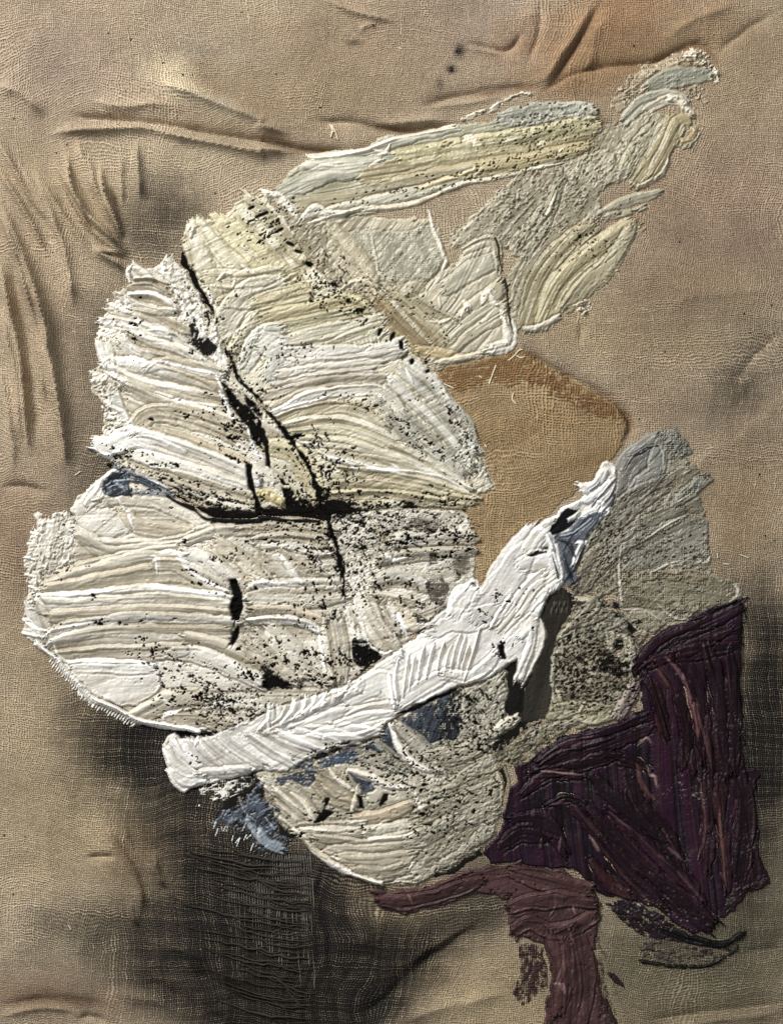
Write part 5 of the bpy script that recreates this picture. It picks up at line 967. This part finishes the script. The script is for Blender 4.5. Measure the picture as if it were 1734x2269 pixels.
while x < 692:
    k = (x - 505) / 200
    y0 = 1884 + (1 - k) * 16 + random.uniform(-6, 6); y1 = random.uniform(1960, 2150) + 60 * k
    ys = np.linspace(y0, y1, 22)
    xs = x + (ys - 1900) * .05 + (fbm(ys / 40, np.full(22, x / 9), 2) - .5) * 6
    lit = np.clip((fbm(ys / 20, np.full(22, x / 70), 2) - 0.42) * 5, 0.08, 1.1)
    o = tube('cross_thread', np.column_stack([xs, ys, cz_at(xs, ys) + random.uniform(.9, 1.5)]), random.uniform(.75, 1.25) * lit * (0.5 + 0.5 * min(1, k * 2.2)), thread_grey, pulled, 4)
    o.location = PL
    x += random.uniform(4.6, 6.2)

for i, q in enumerate(["11 1590,672 1630,640 1655,610 1682,600", "11 1640,640 1670,655 1690,648", "11 1512,700 1490,760 1468,822", "11 1400,770 1420,782", "11 1175,820 1240,850", "11 1625,880 1615,920 1640,950", "11 1440,1210 1450,1230", "10 440,795 462,830 450,880", "10 455,800 480,850 495,895", "10 450,850 480,840", "03 440,1010 460,1040", "22 1255,260 1258,290", "22 1290,330 1330,332", "22 1400,270 1455,290", "03 1480,190 1525,170", "01 485,1410 520,1385"]):
    o = tube('lint_fibre', on_cloth(smooth(pts(q), 6), 2.2), 1.5 if i < 8 else 1.1, thread_pale)
    o['label'] = ['pale frayed fibre curling off the square corner of the cream slab', 'short pale fibre forking beside the slab corner', 'single straight pale hair on the brown scrim below the slab', 'tiny pale fleck of lint on the scrim below the slab edge', 'slanting pale hair at the left edge of the scrim', 'hooked pale hair on the right part of the scrim', 'tiny pale curl where the scrim meets the upper petal', 'left leg of the white lint knot on the cloth above the long band', 'right leg of the white lint knot on the cloth above the long band', 'crossbar of the white lint knot above the long band',
                  'pale speck of thread on the stained cloth at the far lower left', 'short upright pale thread right of the grey leaf', 'short level pale thread right of the grey leaf', 'slanting pale thread on the cloth right of the grey leaf', 'white hair on the soot just below the tip of the stem', 'white hair on the cloth above the blue mark'][i]
    o['category'] = 'lint'
    o['group'] = 'stray fibres on the cloth'

# small dark specks caught in the weave
spk = bpy.data.meshes.new('dark_speck')
P = [("00 700,215", 4), ("00 845,257", 5), ("00 1050,405", 5), ("00 1180,482", 5), ("00 1240,482", 4), ("00 810,583", 3), ("00 705,730", 4), ("00 760,806", 4), ("00 88,765", 4), ("00 430,930", 4), ("00 362,982", 3), ("00 602,1275", 4), ("00 1385,1247", 5), ("00 1555,78", 3), ("10 720,162", 5), ("10 382,690", 5), ("10 98,478", 3), ("10 1225,455", 7), ("10 1260,330", 6), ("20 720,293", 5), ("20 435,432", 4), ("20 1475,468", 4), ("20 1010,1558", 4), ("20 1420,315", 3), ("21 918,616", 4), ("21 1425,370", 5), ("21 1605,315", 5), ("21 1465,495", 4), ("21 1530,1405", 5), ("21 755,1050", 4), ("22 1565,148", 5), ("03 28,438", 5), ("03 165,447", 4), ("03 85,820", 4), ("03 352,345", 3), ("01 185,472", 4), ("22 1620,180", 4), ("22 1560,230", 3)]
vv, ff = [], []
for q, r in P:
    c_ = pts(q)[0]; zc = float(cz_at(np.array([c_[0]]), np.array([c_[1]]))[0]); b0 = len(vv); a0 = random.random() * 6
    for k in range(7):
        a = k * 2 * math.pi / 7; rr = r * .42 * random.uniform(.7, 1.3)
        dx, dy = rr * 1.5 * math.cos(a), rr * math.sin(a)
        vv.append((wx(c_[0] + dx * math.cos(a0) - dy * math.sin(a0)), wy(c_[1] + dx * math.sin(a0) + dy * math.cos(a0)), (zc + .2) * S))
    vv.append((wx(c_[0]), wy(c_[1]), (zc + 2.0) * S))
    ff += [(b0 + (k + 1) % 7, b0 + k, b0 + 7) for k in range(7)]
spk.from_pydata(vv, [], ff); spk.materials.append(flat_material('speck', '#14110d'))
so = bpy.data.objects.new('dark_speck', spk); so.parent = cloth; so['kind'] = 'stuff'; col.objects.link(so)
